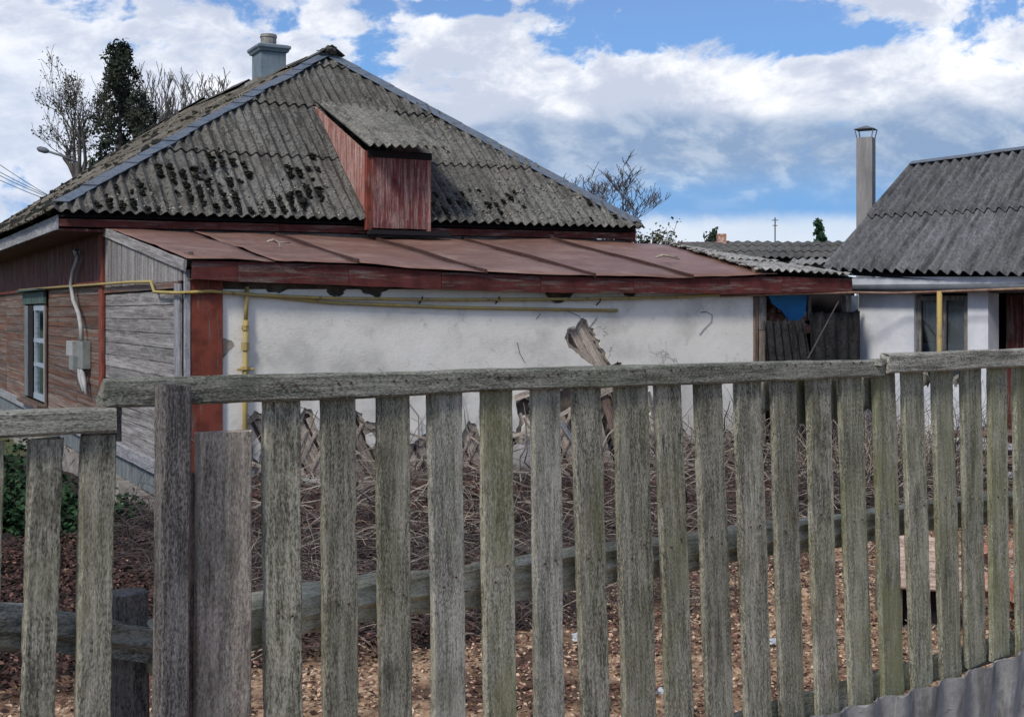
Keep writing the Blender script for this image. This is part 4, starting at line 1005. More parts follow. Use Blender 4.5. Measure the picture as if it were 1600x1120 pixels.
for i in range(5):
    a0 = r0.x + i * 1.15; za = rz0 + rzs * (a0 - r0.x); zb_ = rz0 + rzs * (a0 + 1.17 - r0.x)
    mb = MB(); mb.add([(a0, RB - .1, za + .03), (a0, RB, za + .075), (a0, RB + .12, za + .0), (a0 + 1.17, RB - .1, zb_ + .025), (a0 + 1.17, RB, zb_ + .07), (a0 + 1.17, RB + .12, zb_), (a0, RB - .1, za + .02), (a0 + 1.17, RB - .1, zb_ + .015)], [(0, 3, 4, 1), (1, 4, 5, 2), (0, 1, 2), (3, 5, 4), (6, 7, 3, 0)]); mb.build('ridge_cover', M['tin'], shed)
# boxed eave, dark gutter under it
def eavestrip(name, ya, yb, b0, b1, m, smooth=False):
    a = sf(1332, ya, b0); b = sf(1600, ya - 1, b0); c = sf(1332, yb, b0); d = sf(1600, yb, b0); ex = (b - a); ex2 = (d - c)
    b = a + ex * 1.6; d = c + ex2 * 1.6
    vs = [a, b, d, c] + [Vector((v.x, b1, v.z)) for v in (a, b, d, c)]
    return meshobj(name, vs, [(0, 3, 2, 1), (4, 5, 6, 7), (0, 1, 5, 4), (3, 7, 6, 2), (0, 4, 7, 3), (1, 2, 6, 5)], m, shed)
eavestrip('eave_box', 433, 445, -.26, -.02, M['gutter'])
ga = sf(1332, 449, -.22); gb = sf(1600, 447, -.22); gd = gb - ga
mb = MB(); mb.tube([ga, ga + gd * .5, ga + gd, ga + gd * 1.6], .055, 10); mb.build('gutter', M['darkgutter'], shed, True)
# flue
fl = thing('flue_pipe', 'tall square grey flue with a small metal hood rising behind the shed roof', 'chimney', mw=SM)
FB = 1.95
fx0 = sf(1340, 300, FB).x; fx1 = sf(1353.5, 300, FB).x; zt_ = sf(1353, 216, FB).z
fw = .17
mb = MB(); c_ = sf(1346, 300, FB)
# square section turned a little so that two faces show, like in the photograph
def sq(cx, cy, r, z, rot): return [Vector((cx + r * math.cos(rot + k * math.pi / 2), cy + r * math.sin(rot + k * math.pi / 2), z)) for k in range(4)]
cc_ = sf(1353, 300, FB); rw = .165; rot = math.radians(62)
a = sq(cc_.x, cc_.y, rw, 1.2, rot); b = sq(cc_.x, cc_.y, rw, zt_, rot)
mb.add(a + b, [(0, 1, 5, 4), (1, 2, 6, 5), (2, 3, 7, 6), (3, 0, 4, 7), (4, 5, 6, 7), (3, 2, 1, 0)]); mb.build('shaft', M['asbestos'], fl)
a = sq(cc_.x, cc_.y, rw * .86, zt_ + .002, rot); b = sq(cc_.x, cc_.y, rw * .86, zt_ + .03, rot)
zh = sf(1353, 203, FB).z; zp = sf(1353, 197, FB).z
mb = MB(); a = sq(cc_.x, cc_.y, .21, zh, rot); b = sq(cc_.x, cc_.y, .02, zp, rot); mb.add(a + b, [(0, 1, 5, 4), (1, 2, 6, 5), (2, 3, 7, 6), (3, 0, 4, 7), (4, 5, 6, 7), (3, 2, 1, 0)]); mb.build('hood', M['darkgutter'], fl)
for k in range(4):
    mb = MB(); p = sq(cc_.x, cc_.y, .15, zt_ - .02, rot)[k]; q = sq(cc_.x, cc_.y, .19, zh, rot)[k]; mb.tube([p, q], .008, 5); mb.build('strut', M['tin'], fl)

# ================================================================== distant roofs
far = thing('far_house', 'low distant house with long grey slate roof and brick chimney between the two nearer roofs', 'house')
FY = 31.0
def wp(px, py, Y): return Vector(((px - CX) / F * Y, Y, H + (HY - py) / F * Y))
fa, fb_, fc, fd = wp(1110, 409, 27), wp(1330, 402, 27), wp(1350, 377, 33), wp(1058, 381, 33)
Wf = (fb_ - fa).length
def farmap(a, l, h): return fa.lerp(fb_, a / Wf).lerp(fd.lerp(fc, a / Wf), l) + Vector((0, -.2, 1)) * (h + .02 * math.sin(a * 2))
for c in range(3):
    for l0, l1 in ((0, .36), (.34, .7), (.68, 1.0)):
        corr_sheet('roof_slate', farmap, Wf * c / 3, Wf * (c + 1) / 3 + .02, l0, l1, M['slate'], far, pitch=.16, amp=.025, seg=4, nl=2)
mb = MB(); q0 = wp(1058, 381, 33); mb.add([fa - Vector((0, 0, .05)), fb_ - Vector((0, 0, .05)), fc - Vector((0, 0, .05)), fd - Vector((0, 0, .05)), Vector((fc.x, 39, fb_.z)), Vector((fd.x, 39, fa.z))], [(0, 1, 2, 3), (3, 2, 4, 5), (0, 3, 5), (1, 4, 2)]); mb.build('roof_body', M['slate'], far)
mb = MB(); mb.box((fa.x + .3, 27.5, -.7), (fb_.x, 38.5, fa.z)); mb.build('wall', M['post'], far)
cpx = MB(); a = wp(1120, 388, 32.5); b = wp(1133, 366, 32.5); cpx.box((a.x, 32.3, a.z - .4), (b.x, 32.55, b.z)); cpx.build('chimney', M['redbrick'], far)
fh2 = thing('low_shed', 'low shed with ragged slate edge in front of the distant house', 'shed')
fa2, fb2, fc2, fd2 = wp(1232, 417, 23), wp(1330, 413, 23), wp(1340, 405, 26), wp(1240, 406, 26); Wf2 = (fb2 - fa2).length
def fm2(a, l, h): return fa2.lerp(fb2, a / Wf2).lerp(fd2.lerp(fc2, a / Wf2), l) + Vector((0, -.2, 1)) * h
corr_sheet('roof_slate', fm2, 0, Wf2, 0, 1, M['slate_pale'], fh2, pitch=.16, amp=.022, nl=2)
mb = MB(); mb.box((fa2.x + .1, 23.2, -.7), (fb2.x, 25.8, fa2.z - .05)); mb.build('wall', M['greybeam'], fh2)
far3 = MB(); p = wp(1060, 386, 44); q = wp(1110, 378, 44); far3.add([p, wp(1200, 386, 44), wp(1190, 378, 47), wp(1062, 378, 47), Vector((p.x, 50, p.z)), Vector((wp(1200, 386, 44).x, 50, p.z)), Vector((p.x, 44.2, -.6)), Vector((wp(1200, 386, 44).x, 44.2, -.6))], [(0, 1, 2, 3), (3, 2, 5, 4), (0, 6, 7, 1), (0, 3, 4), (1, 5, 2)])
o = far3.build('dark_roofed_house', M['redfascia']); tag(o, 'farthest house, only its dark red roof line showing above the brown iron roof', 'house')

# ================================================================== pipes
pipe = thing('gas_pipe', 'yellow gas pipe running along the top of the plaster wall with a riser and valve', 'pipe', mw=HM)
mb = MB()
P = [he(30, 453, -.1), he(100, 448, -.1), he(200, 441, -.1), he(236, 440, -.1), he(241, 456, -.1), he(262, 457, -.1), Vector((-.1, -.1, he(289, 457, -.1).z)), hf(330, 455, -.1), hf(400, 461, -.1), hf(520, 466, -.1), hf(700, 468, -.1), hf(900, 467, -.1), hf(1060, 464, -.1), hf(1125, 460, -.1)]
mb.tube(P, .017, 8); mb.build('pipe_run', M['yellow'], pipe, True)
mb = MB(); mb.tube([hf(383, 459, -.07), hf(450, 466, -.07), hf(520, 473, -.07), hf(700, 480, -.07), hf(965, 485, -.07)], .017, 8); mb.build('pipe_run', M['yellow'], pipe, True)
for x in (660, 780, 938): mb = MB(); a = hf(x, 467 if x < 900 else 470, -.12); mb.tube([a + Vector((0, .09, -.05)), a, a + Vector((0, 0, .03))], .009, 5); mb.build('bracket', M['seam'], pipe)
mb = MB(); mb.tube([hf(386, 448, -.08), hf(384, 500, -.08)], .022, 10); mb.tube([hf(384, 500, -.08), hf(382, 760, -.08)], .026, 10); mb.build('riser', M['yellow'], pipe, True)
for y, r_, hh in ((512, .036, .05), (541, .042, .08), (575, .05, .03), (584, .03, .05)):
    mb = MB(); a = hf(383.2, y, -.08); mb.tube([a - Vector((0, 0, hh / 2)), a + Vector((0, 0, hh / 2))], r_, 8); mb.build('coupling', M['yellow'], pipe)
mb = MB(); a = hf(383, 577, -.08); mb.tube([a + Vector((-.085, -.02, 0)), a + Vector((.085, -.02, 0))], .013, 6); mb.build('valve_handle', M['yellow'], pipe)
pipe2 = thing('shed_gas_pipe', 'rusty pipe along the shed eave with a flaking yellow drop pipe before the window', 'pipe', mw=SM)
mb = MB(); a0 = SI @ (HM @ hf(1125, 462, -.1)); mb.tube([a0, SI @ (HM @ hf(1335, 457, -.2)), sf(1400, 458, -.35), sf(1600, 451, -.35), sf(1700, 448, -.35)], .015, 8); mb.build('pipe_run', M['rustpipe'], pipe2, True)
mb = MB(); mb.tube([sf(1468, 455, -.35), sf(1467, 720, -.35)], .034, 8); mb.build('drop_pipe', M['yellow'], pipe2, True)
# electricity box
mt_ = thing('meter_box', 'grey electric meter box with curved conduit on the faded red boards of the left wall', 'meter box', mw=HM)
SX = -.12
def hb(px, py, s=SX): return he(px, py, s)
mb = MB(); mb.tube([hb(117, 392), hb(119, 398), hb(122, 392), hb(121, 405), hb(114, 425), hb(111, 445), hb(115, 470), hb(123, 490), hb(126.5, 510), hb(127.5, 532)], .03, 8); mb.build('conduit', M['cable'], mt_, True)
a = hb(122, 532); b = hb(139, 578); mb = MB(); mb.box((-.14, b.y + (a.y - b.y) * .42, b.z), (-.04, b.y + (a.y - b.y) * .95, a.z)); mb.build('box', M['greypaint'], mt_)
a = hb(108, 532); b = hb(118, 556); mb = MB(); mb.box((-.16, b.y, b.z), (-.05, a.y, a.z)); mb.build('small_box', M['cable'], mt_)
a = hb(117, 556); b = hb(124, 578); mb = MB(); mb.box((-.2, b.y + .01, b.z), (-.05, a.y, a.z)); mb.build('breaker', M['greypaint'], mt_)
for dx_ in (0, 4): mb = MB(); mb.tube([hb(124 + dx_, 578), hb(127 + dx_, 595), hb(130 + dx_, 612 + dx_)], [.035, .04, .012], 6); mb.build('cable_end', M['cable'], mt_, True)
# wall wires (loose loops on the plaster)
wr_ = thing('loose_wire', 'thin loose wires curling over the white plaster near its right end', 'wire', mw=HM)
for pts in ([(1094, 488), (1104, 487), (1113, 492), (1112, 502), (1100, 514), (1093, 523)], [(888, 486), (896, 490), (905, 494), (909, 500)], [(886, 520), (889, 512), (898, 510)], [(920, 512), (926, 505), (933, 496)], [(808, 535), (812, 552), (820, 566)], [(335, 655), (341, 670), (347, 688)], [(838, 498), (845, 490)]):
    mb = MB(); mb.tube([hf(x, y, -.042) for x, y in pts], .0035, 5); mb.build('strand', M['post'], wr_)

# ================================================================== FENCE
fence = thing('picket_fence', 'weathered grey-green picket fence with tall pickets across the foreground', 'fence', mw=FM)
tops = [(412, 469, 413, 471), (502, 554, 505, 558), (589, 639, 591, 643), (671, 721, 675, 725), (752, 800, 757, 804), (831, 874, 835, 879), (895, 938, 907, 951), (961, 1011, 976, 1018), (1024, 1064, 1038, 1080), (1087, 1127, 1101, 1142), (1149, 1189, 1163, 1200), (1206, 1242, 1217, 1253),
        (1262, 1296, 1273, 1307), (1311, 1345, 1326, 1361), (1366, 1398, 1378, 1410), (1411, 1442, 1424, 1455), (1458, 1488, 1469, 1498), (1503, 1532, 1509, 1538), (1545, 1572, 1547, 1575), (1585, 1612, 1588, 1615), (1625, 1652, 1627, 1654), (1666, 1692, 1668, 1694), (1704, 1730, 1705, 1731)]
ZR = 1.6
RN = .0
def fs_at(px): return ff(px, HY, RN).x
for i, (a, b, c, d) in enumerate(tops):
    s0 = (fs_at(a) + fs_at(b)) / 2; s1 = (fs_at(c) + fs_at(d)) / 2; wd = abs(fs_at(b) - fs_at(a)) * .985
    yb_ = 1100
    Yt = (FM @ Vector((s0, 0, 0))).y
    zbot = .29 + R.uniform(-.02, .02)
    ztop = 1.53 + R.uniform(-.006, .004)
    # lean measured between y=620 and y=1050 of the photograph
    zt_m = H - (620 - HY) / F * Yt; zb_m = H - (1050 - HY) / F * Yt
    sl = (s1 - s0) / (zb_m - zt_m)
    top_s = s0 + sl * (ztop - zt_m); bot_s = s0 + sl * (zbot - zt_m)
    plank('picket', (bot_s, RN + R.uniform(-.004, .004), zbot), (top_s, RN + .004, ztop), (0, -1, 0), wd, .024, (M['fence_pale'] if i in (3, 5) else M['fence'] if i < 13 else M['fence_green']), fence, rough=.005, nz=44, chip=.10, wav=.003, ends=.008)
nl_mb = MB()
for i, (a, b, c, d) in enumerate(tops):
    for q in (-.18, .2):
        s0 = (fs_at(a) + fs_at(b)) / 2 + q * (fs_at(b) - fs_at(a)); s1 = (fs_at(c) + fs_at(d)) / 2 + q * (fs_at(b) - fs_at(a))
        z_ = 1.0 + R.uniform(-.03, .03); k = (1.55 - z_) / 1.1; ss = s0 + (s1 - s0) * k
        nl_mb.tube([(ss, -.016, z_), (ss, -.0125, z_)], .0035, 6)
        nl_mb.tube([(s0, -.0345, 1.566), (s0, -.029, 1.566)], .0035, 6)
nl_mb.build('nail', M['seam'], fence, kind='stuff')
# wide replacement board
a, b = fs_at(303), fs_at(387)
plank('picket', ((a + b) / 2 - .005, RN - .012, .2), ((a + b) / 2, RN - .012, H - (677 - HY) / F * 3.1), (0, -1, 0), abs(b - a), .03, M['wide'], fence, rough=.003, nz=16, ends=.003)
plank('picket', (fs_at(296) - .0, RN + .012, .2), (fs_at(298) - .0, RN + .012, 1.36), (0, -1, 0), .03, .02, M['brownwood'], fence)
# posts
a, b = fs_at(233), fs_at(281)
plank('post', ((a + b) / 2 - .02, RN - .055, -.3), ((a + b) / 2, RN - .05, H - (601 - HY) / F * 3.02), (0, -1, 0), abs(b - a) * .97, .05, M['post'], fence, rough=.005, nz=20, ends=.004)
def rail(px0, px1, zc_, hgt, n, th, m, parent, name='rail', za=0, zb=0, **kw):
    plank(name, (fs_at(px0), n, zc_ + za), (fs_at(px1), n, zc_ + zb), (0, -1, 0), hgt, th, m, parent, **kw)
def railz(px, py): return ff(px, py, -.03).z
r1a = (railz(160, 598) + railz(160, 631)) / 2; r1b = (railz(1368, 562) + railz(1368, 589)) / 2
plank('top_rail', (fs_at(160), -.006, r1a), (fs_at(1372), -.006, r1b), (0, -1, 0), .066, .05, M['rail'], fence, rough=.006, nz=60, wav=.004, ends=.012)
r2a = (railz(1366, 556) + railz(1366, 581)) / 2; r2b = (railz(1600, 543) + railz(1600, 573)) / 2
plank('top_rail', (fs_at(1374), -.022, r2a), (fs_at(1374) + (fs_at(1717) - fs_at(1374)) + 2.6, -.022, r2b + .005), (0, -1, 0), .076, .05, M['fence_pale'], fence, rough=.008, nz=36, wav=.004, ends=.012)
for px, py in ((1374, 566),):
    mb = MB(); p = ff(px, py, -.03); mb.add(*blobmesh((p.x, -.03, p.z), .028, 4, 1, (1.6, .6, .8), .5)); mb.build('broken_knot', M['rail'], fence)
# lower split beam
def split_beam(name, pts, r, parent, m, seed):
    vs = []; fs = []; n = 16; pts = [Vector(p) for p in pts]; segs = []
    for i in range(len(pts) - 1):
        k = max(2, int((pts[i + 1] - pts[i]).length / .07))
        for j in range(k): segs.append(pts[i].lerp(pts[i + 1], j / k))
    segs.append(pts[-1])
    for i, p in enumerate(segs):
        for j in range(n):
            t = 2 * math.pi * j / n; cy = math.cos(t); cz = math.sin(t)
            ry = .06; rz = r * (1.0)
            sx = math.copysign(abs(cy) ** .6, cy) * ry; sz = math.copysign(abs(cz) ** .6, cz) * rz
            q = 1 + .35 * noise.noise((p.x * 1.7, j * .9, seed)) + .2 * noise.noise((p.x * 8, j * 2.1, seed))
            if j in (2, 5, 7, 9): q *= .74 + .2 * noise.noise((p.x * 1.5, j, seed))
            vs.append((p.x + R.uniform(-.005, .005), p.y + sx * q, p.z + sz * q + .012 * noise.noise((p.x * 2, seed, 0))))
    for i in range(len(segs) - 1):
        for j in range(n): fs.append((i * n + j, i * n + (j + 1) % n, (i + 1) * n + (j + 1) % n, (i + 1) * n + j))
    fs.append(tuple(reversed(range(n)))); fs.append(tuple((len(segs) - 1) * n + j for j in range(n)))
    me = bpy.data.meshes.new(name); me.from_pydata(vs, [], fs); me.update()
    # swap so the grain runs along the beam: wood grain follows local Z
    rot = Matrix.Rotation(math.pi / 2, 4, 'Y'); me.transform(rot.inverted()); me.materials.append(m)
    o = bpy.data.objects.new(name, me); link(o, parent); o.matrix_basis = rot
    return o
def bz(px, y0, y1): p = ff(px, (y0 + y1) / 2, .10); return (p.x, .10, p.z)
split_beam('lower_rail', [bz(228, 985, 1040) , bz(300, 960, 1030), bz(480, 922, 985), bz(650, 893, 955), bz(860, 862, 928), bz(1000, 845, 900), bz(1110, 828, 880), bz(1205, 815, 862)], .060, fence, M['beam'], 1)
split_beam('lower_rail', [bz(1212, 820, 868), bz(1300, 812, 850), bz(1430, 786, 830), bz(1600, 765, 808), (fs_at(1717) + 2.6, .10, bz(1600, 765, 808)[2])], .058, fence, M['beam'], 5)
plank('base_board', (fs_at(1150), .03, .33), (fs_at(1717) + 2.6, .03, .33), (0, -1, 0), .10, .03, M['fence'], fence, nz=40)
# older broken slats behind the rail
for (px, y1, wpx) in ((1197, 640, 14), (1252, 655, 16), (1303, 655, 14), (1353, 640, 16), (1446, 600, 10), (1496, 600, 12)):
    p = ff(px, 585, .05); q = ff(px + 2, y1, .05); plank('broken_slat', (q.x, .05, q.z), (p.x, .05, p.z), (0, -1, 0), wpx / F * 5.2 / .62, .02, M['fence'] if px < 1400 else M['fence_pale'], fence, nz=4, rough=.01, ends=.03)
# left section
fence2 = thing('picket_fence', 'lower picket fence section at the left edge with a short top rail', 'fence', mw=FM)
for (a, b, c, d, m) in ((44, 97, 30, 84, 'fence'), (127, 180, 116, 172, 'fence'), (-48, 5, -60, -8, 'fence'), (-150, -95, -165, -110, 'fence'), (-255, -200, -270, -215, 'fence')):
    s0 = (fs_at(a) + fs_at(b)) / 2; s1 = (fs_at(c) + fs_at(d)) / 2; Yt = (FM @ Vector((s0, 0, 0))).y
    zt_m = H - (690 - HY) / F * Yt; zb_m = H - (1110 - HY) / F * Yt; sl = (s1 - s0) / (zb_m - zt_m); zt2 = 1.468
    plank('picket', (s0 + sl * (.25 - zt_m), 0, .25), (s0 + sl * (zt2 - zt_m), 0, zt2), (0, -1, 0), abs(fs_at(b) - fs_at(a)) * .985, .026, M[m], fence2, rough=.005, nz=44, chip=.10, wav=.003)
zr = (railz(120, 641) + railz(120, 680)) / 2
plank('top_rail', (fs_at(-228) - 1.6, -.012, zr + .012), (fs_at(175), -.012, zr), (0, -1, 0), .058, .05, M['fence_pale'], fence2, rough=.006, nz=30, wav=.004, ends=.004)
plank('rail_end', (fs_at(182), .01, zr - .05), (fs_at(182), .01, zr + .04), (0, -1, 0), .014, .05, M['post'], fence2)
split_beam('lower_rail', [(fs_at(-228) - 1.6, .10, 1.05), bz(-60, 940, 1010), bz(60, 952, 1015), bz(235, 965, 1040)], .048, fence2, M['fence_pale'], 9)
pb = ff(202, 1060, .12); plank('post_stump', (pb.x, .13, -.4), (pb.x, .13, ff(202, 925, .13).z), (0, -1, 0), .085, .08, M['post'], fence2)
for k in range(9):
    s_ = fs_at(-228) - .165 * (k + 1); plank('picket', (s_ - .01, 0, .25), (s_, 0, 1.468), (0, -1, 0), .098, .026, M['fence'], fence2, rough=.005, nz=16, chip=.08, wav=.003)
for k in range(12):
    s_ = fs_at(1717) + .205 * (k + 1); plank('picket', (s_ + .012, 0, .29), (s_, 0, 1.53), (0, -1, 0), .125, .024, M['fence_green'], fence, rough=.005, nz=16, chip=.08, wav=.003)
# grey corrugated strip at the foot of the fence
strip = thing('base_sheets', 'grey corrugated sheets standing on edge along the foot of the picket fence', 'sheets', mw=FM)
def stripmap(a, l, h): return Vector((a, -.035 - h - .0 + .05 * (1 - l), -.1 + l * (.425 + .02 * math.sin(a * 1.7))))
a = fs_at(900)
for i in range(8):
    corr_sheet('sheet', stripmap, a + i * .78, a + i * .78 + .82, 0, 1, M['slate_base'], strip, pitch=.2, amp=.017, seg=8, nl=4, lift=.01, jag=.06 if i % 2 else .03)

# ================================================================== YARD THINGS
def wpos(px, py, z):                                  # sight line to height z
    k = (z - H) / ((HY - py) / F); return Vector(((px - CX) / F * k, k, z))
crate = thing('dog_kennel', 'low box with tilted pale pinkish board lid and black opening, behind the right pickets', 'box')
p = wpos(1405, 985, GZ); q = wpos(1500, 985, GZ); d = (q - p); Yk = p.y
zc1 = H - (905 - HY) / F * Yk; zc2 = H - (846 - HY) / F * (Yk + .35)
mb = MB(); mb.box((p.x + .0, Yk, GZ - .05), (q.x, Yk + .6, GZ + .02)); mb.box((p.x, Yk + .02, GZ + .021), (p.x + .03, Yk + .6, zc1)); mb.box((q.x - .03, Yk + .02, GZ + .021), (q.x, Yk + .6, zc1)); mb.box((p.x + .031, Yk + .5, GZ + .021), (q.x - .031, Yk + .54, zc1)); mb.build('box', M['post'], crate)
mb = MB(); mb.box((p.x + .031, Yk + .1, GZ + .022), (q.x - .031, Yk + .49, zc1 - .02)); mb.build('opening', M['dark'], crate)  # solid near-black block painting the shade beneath the lid
for i in range(3):
    f = i / 3
    plank('lid_board', (p.x - .03, Yk - .02 + f * .5, zc1 + .03 + f * .22), (q.x + .03, Yk - .02 + f * .5, zc1 - .0 + f * .22), (0, -1, .9), .2, .025, M['lidwood'], crate)
rub = thing('brick_heap', 'heap of pale red broken bricks at the right edge of the yard', 'bricks')
p = wpos(1600, 965, GZ)
for i in range(34):
    o = bpy.data.objects.new('brick', bme); link(o, rub); o.location = (p.x + R.gauss(.05, .18), p.y + R.gauss(0, .15), GZ + .05 + abs(R.gauss(.16, .13))); o.rotation_euler = (R.uniform(-3, 3), R.uniform(-3, 3), R.uniform(-3, 3))
o = bpy.data.objects.new('loose_brick', bme); link(o); q = wpos(1455, 862, GZ + .42); o.location = (q.x, q.y + .2, q.z); o.rotation_euler = (0, 1.5, .3); tag(o, 'single red brick lying on the tilted board of the low box', 'brick')
ps = thing('plank_stack', 'stack of grey planks with dark gaps beside the shed door at the right edge', 'planks', mw=SM)
for i in range(5):
    a = sf(1488, 678 + i * 22, -.5 - .12 * i); b = sf(1640, 676 + i * 22, -.5 - .12 * i)
    plank('plank', a, b, (0, -1, 1), .10, .04, M['greybeam'] if i % 2 else M['brownwood'], ps)
o = MB(); a = sf(1489, 690, -.3); o.box((a.x, -.45, -.6), (a.x + 2.0, -.3, a.z)); o.build('gap_shade', M['dark'], ps)  # near-black box added behind the planks as painted shade for the gaps
st_ = hf(815, 722, -.35)
vs_, fs_ = blobmesh(HM @ Vector((st_.x, -.35, st_.z)), .21, 8, 3, (.8, .7, 1.05), .15); o = meshobj('grey_stone', vs_, fs_, M['asbestos'], None, True); tag(o, 'big smooth grey stone standing against the broken laths of the white wall', 'stone')
st_ = hf(488, 752, -.25); mb = MB(); mb.add(*blobmesh(HM @ Vector((st_.x, -.25, st_.z)), .16, 12, 2, (1.5, .8, .35), .25)); o = mb.build('pale_slab', M['concrete'], None, True); tag(o, 'flat pale stone ledge among red stems below the plaster, behind the second tall picket', 'stone')
kk = 0
for (px, py, r_, lab) in ((1207, 1002, .035, 'small white plastic scrap on the sandy litter behind the eleventh tall picket'), (957, 800, .10, 'rounded grey rubble lump behind the split rail near the middle'), (905, 995, .05, 'pale chip of plaster on the litter left of the middle picket'), (1035, 1080, .03, 'tiny white chip on the orange litter at the bottom'), (1330, 655, .07, 'round pale stone under the broken slats')):
    zz = ground_z(*(wpos(px, py, GZ).xy)) + r_ * .4 if py > 850 else -.05
    p = wpos(px, py, zz) if py > 850 else HM @ hf(px, py, -.9)
    if px == 203: p = FM @ ff(203, 915, .7); 
    if py == 655: p = HM @ hf(px, py, -.7)
    vs_, fs_ = blobmesh(p, r_, kk + 20, 2, (1.2, 1, .8), .35); o = meshobj('stone', vs_, fs_, M['stone'] if r_ > .06 else M['whitepaint'], None, r_ > .06); tag(o, lab, 'stone'); kk += 1

# ------------------------------------------------------------------ litter, brambles
def leaves(name, pts, size, m, seed, flat=.5, kind='stuff', parent=None, aspect=1.6):
    rng = np.random.default_rng(seed); P_ = np.array(pts); n = len(P_)
    nrm = rng.normal(size=(n, 3)); nrm[:, 2] = np.abs(nrm[:, 2]) + flat * 3; nrm /= np.linalg.norm(nrm, axis=1)[:, None]
    t = rng.normal(size=(n, 3)); t -= nrm * (t * nrm).sum(1)[:, None]; t /= np.linalg.norm(t, axis=1)[:, None]; b = np.cross(nrm, t)
    s_ = (size * rng.uniform(.5, 1.4, n))[:, None]
    vs = np.stack([P_ - t * s_ * aspect * .5, P_ - b * s_ * .5 + nrm * s_ * .15, P_ + t * s_ * aspect * .5, P_ + b * s_ * .5 + nrm * s_ * .12], 1).reshape(-1, 3)
    me = bpy.data.meshes.new(name); me.vertices.add(n * 4); me.vertices.foreach_set('co', vs.ravel()); me.loops.add(n * 4); me.loops.foreach_set('vertex_index', np.arange(n * 4)); me.polygons.add(n)
    me.polygons.foreach_set('loop_start', np.arange(n) * 4); me.polygons.foreach_set('loop_total', np.full(n, 4)); me.update(); me.validate(); me.materials.append(m)
    o = bpy.data.objects.new(name, me); link(o, parent)
    if kind: o['kind'] = kind
    return o
RL = random.Random(11)
tan_, brn, drk = [], [], []
while len(tan_) + len(brn) + len(drk) < 125000:
    s_ = RL.uniform(-2.5, 10.5); t_ = -RL.random() * 8.5 + .3
    p = HM @ Vector((s_, t_, 0)); f = FI @ p
    if f.y < .3: continue
    z = ground_z(p.x, p.y) + RL.random() ** 2 * .05
    e_ = noise.noise((p.x * .8, p.y * .8, 3)); near = t_ > -2.1 + e_ * 1.4 - 2.6 * sstep(3.3 + e_, 1.8 + e_, s_)
    q = (p.x, p.y, z + (RL.random() * .12 if near else 0))
    if near: (drk if RL.random() < .75 else brn).append(q)
    else:
        clump = noise.noise((p.x * 3, p.y * 3, 8))
        if clump < .05 and RL.random() < .5: continue
        (brn if RL.random() < .36 + clump * .6 + .3 * sstep(-4.6, -2.6, t_) else (tan_ if RL.random() < .84 else drk)).append(q)
leaves('tan_leaf_litter', tan_, .019, M['leaf_tan'], 1); leaves('brown_leaf_litter', brn, .022, M['leaf_brown'], 2); leaves('dark_leaf_litter', drk, .028, M['leaf_dark'], 3)
def twigs(name, n, seed, m, smin, smax, tmin, tmax, L, rad, up, arch, zoff=0.0, hang=.0, tpow=1.0):
    rr = random.Random(seed); mb_ = MB()
    for i in range(n):
        s_ = rr.uniform(smin, smax); t_ = tmin + (tmax - tmin) * rr.random() ** tpow
        p = HM @ Vector((s_, t_, 0)); f = FI @ p
        if f.y < .5: continue
        p.z = ground_z(p.x, p.y) + rr.uniform(-.05, .12) + zoff * rr.random()
        a = rr.uniform(0, 2 * math.pi); d = Vector((math.cos(a), math.sin(a), up * rr.uniform(-.2, 1.2))); d.normalize()
        ll = L * rr.uniform(.4, 1.3); k = 6; pts = [p.copy()]; 
        for j in range(k):
            d = (d + Vector((rr.gauss(0, .22), rr.gauss(0, .22), rr.gauss(0, .18) - arch / k))).normalized(); p = p + d * ll / k
            hp = HI @ p
            if hp.y > -.07 and 0 < hp.x < 7.1: p = HM @ Vector((hp.x, -.07, hp.z)); d = Vector((d.x, d.y - .3, d.z)).normalized()
            pts.append(p.copy())
        r0_ = rad * rr.uniform(.5, 1.4); mb_.tube(pts, [r0_ * (1 - .65 * j / k) for j in range(k + 1)], 3, False)
    return mb_.build(name, m, None, False, 'stuff')
twigs('bramble_thicket', 7500, 1, M['twig_dark'], -.8, 9.5, -.1, -2.2, .7, .0042, .7, 1.1, .22)
twigs('red_bramble_stems', 2600, 2, M['twig_red'], .2, 9.5, -.1, -2.0, .65, .0042, .7, 1.0, .22)
twigs('pale_dry_stalks', 800, 3, M['twig_pale'], -.3, 9.5, -.3, -2.6, .6, .0036, .7, .7, .25)
twigs('ground_twigs', 900, 4, M['twig_dark'], -1, 10, -2.0, -5.2, .45, .004, .12, .1, .02)
twigs('pale_ground_twigs', 160, 5, M['twig_pale'], -1, 10, -1.6, -5.2, .45, .006, .12, .1, .03)
twigs('grey_bush_stems', 900, 6, M['twig_pale'], 6.6, 10, -.2, -2.2, 1.0, .0045, 2.0, .2, .3)
twigs('dark_bush_stems', 1500, 7, M['twig_dark'], 6.2, 10.5, -.2, -2.4, 1.1, .005, 2.2, .3, .3)
twigs('grass_tangle', 2600, 8, M['twig_dark'], .2, 8, -.8, -2.6, .45, .0035, 1.2, 1.4, .1)
twigs('fallen_branches', 330, 31, M['barkgrey'], .3, 9, -.1, -1.9, 1.2, .010, 1.1, .5, .35)
twigs('left_tangle', 2600, 41, M['twig_dark'], -.6, 3.2, -1.8, -4.8, .5, .0036, .6, 1.1, .16)
twigs('left_pale_tangle', 500, 42, M['barkgrey'], -.6, 3.0, -1.8, -4.8, .5, .004, .6, .9, .16)
twigs('thick_dead_stalks', 700, 32, M['barkgrey'], .2, 9.3, -.1, -2.5, .8, .006, .8, .9, .35)
twigs('grey_tangle', 2600, 33, M['barkgrey'], -.2, 9.3, -.6, -3.0, .4, .003, .9, 1.2, .15)
cl = MB(); rc = random.Random(4)
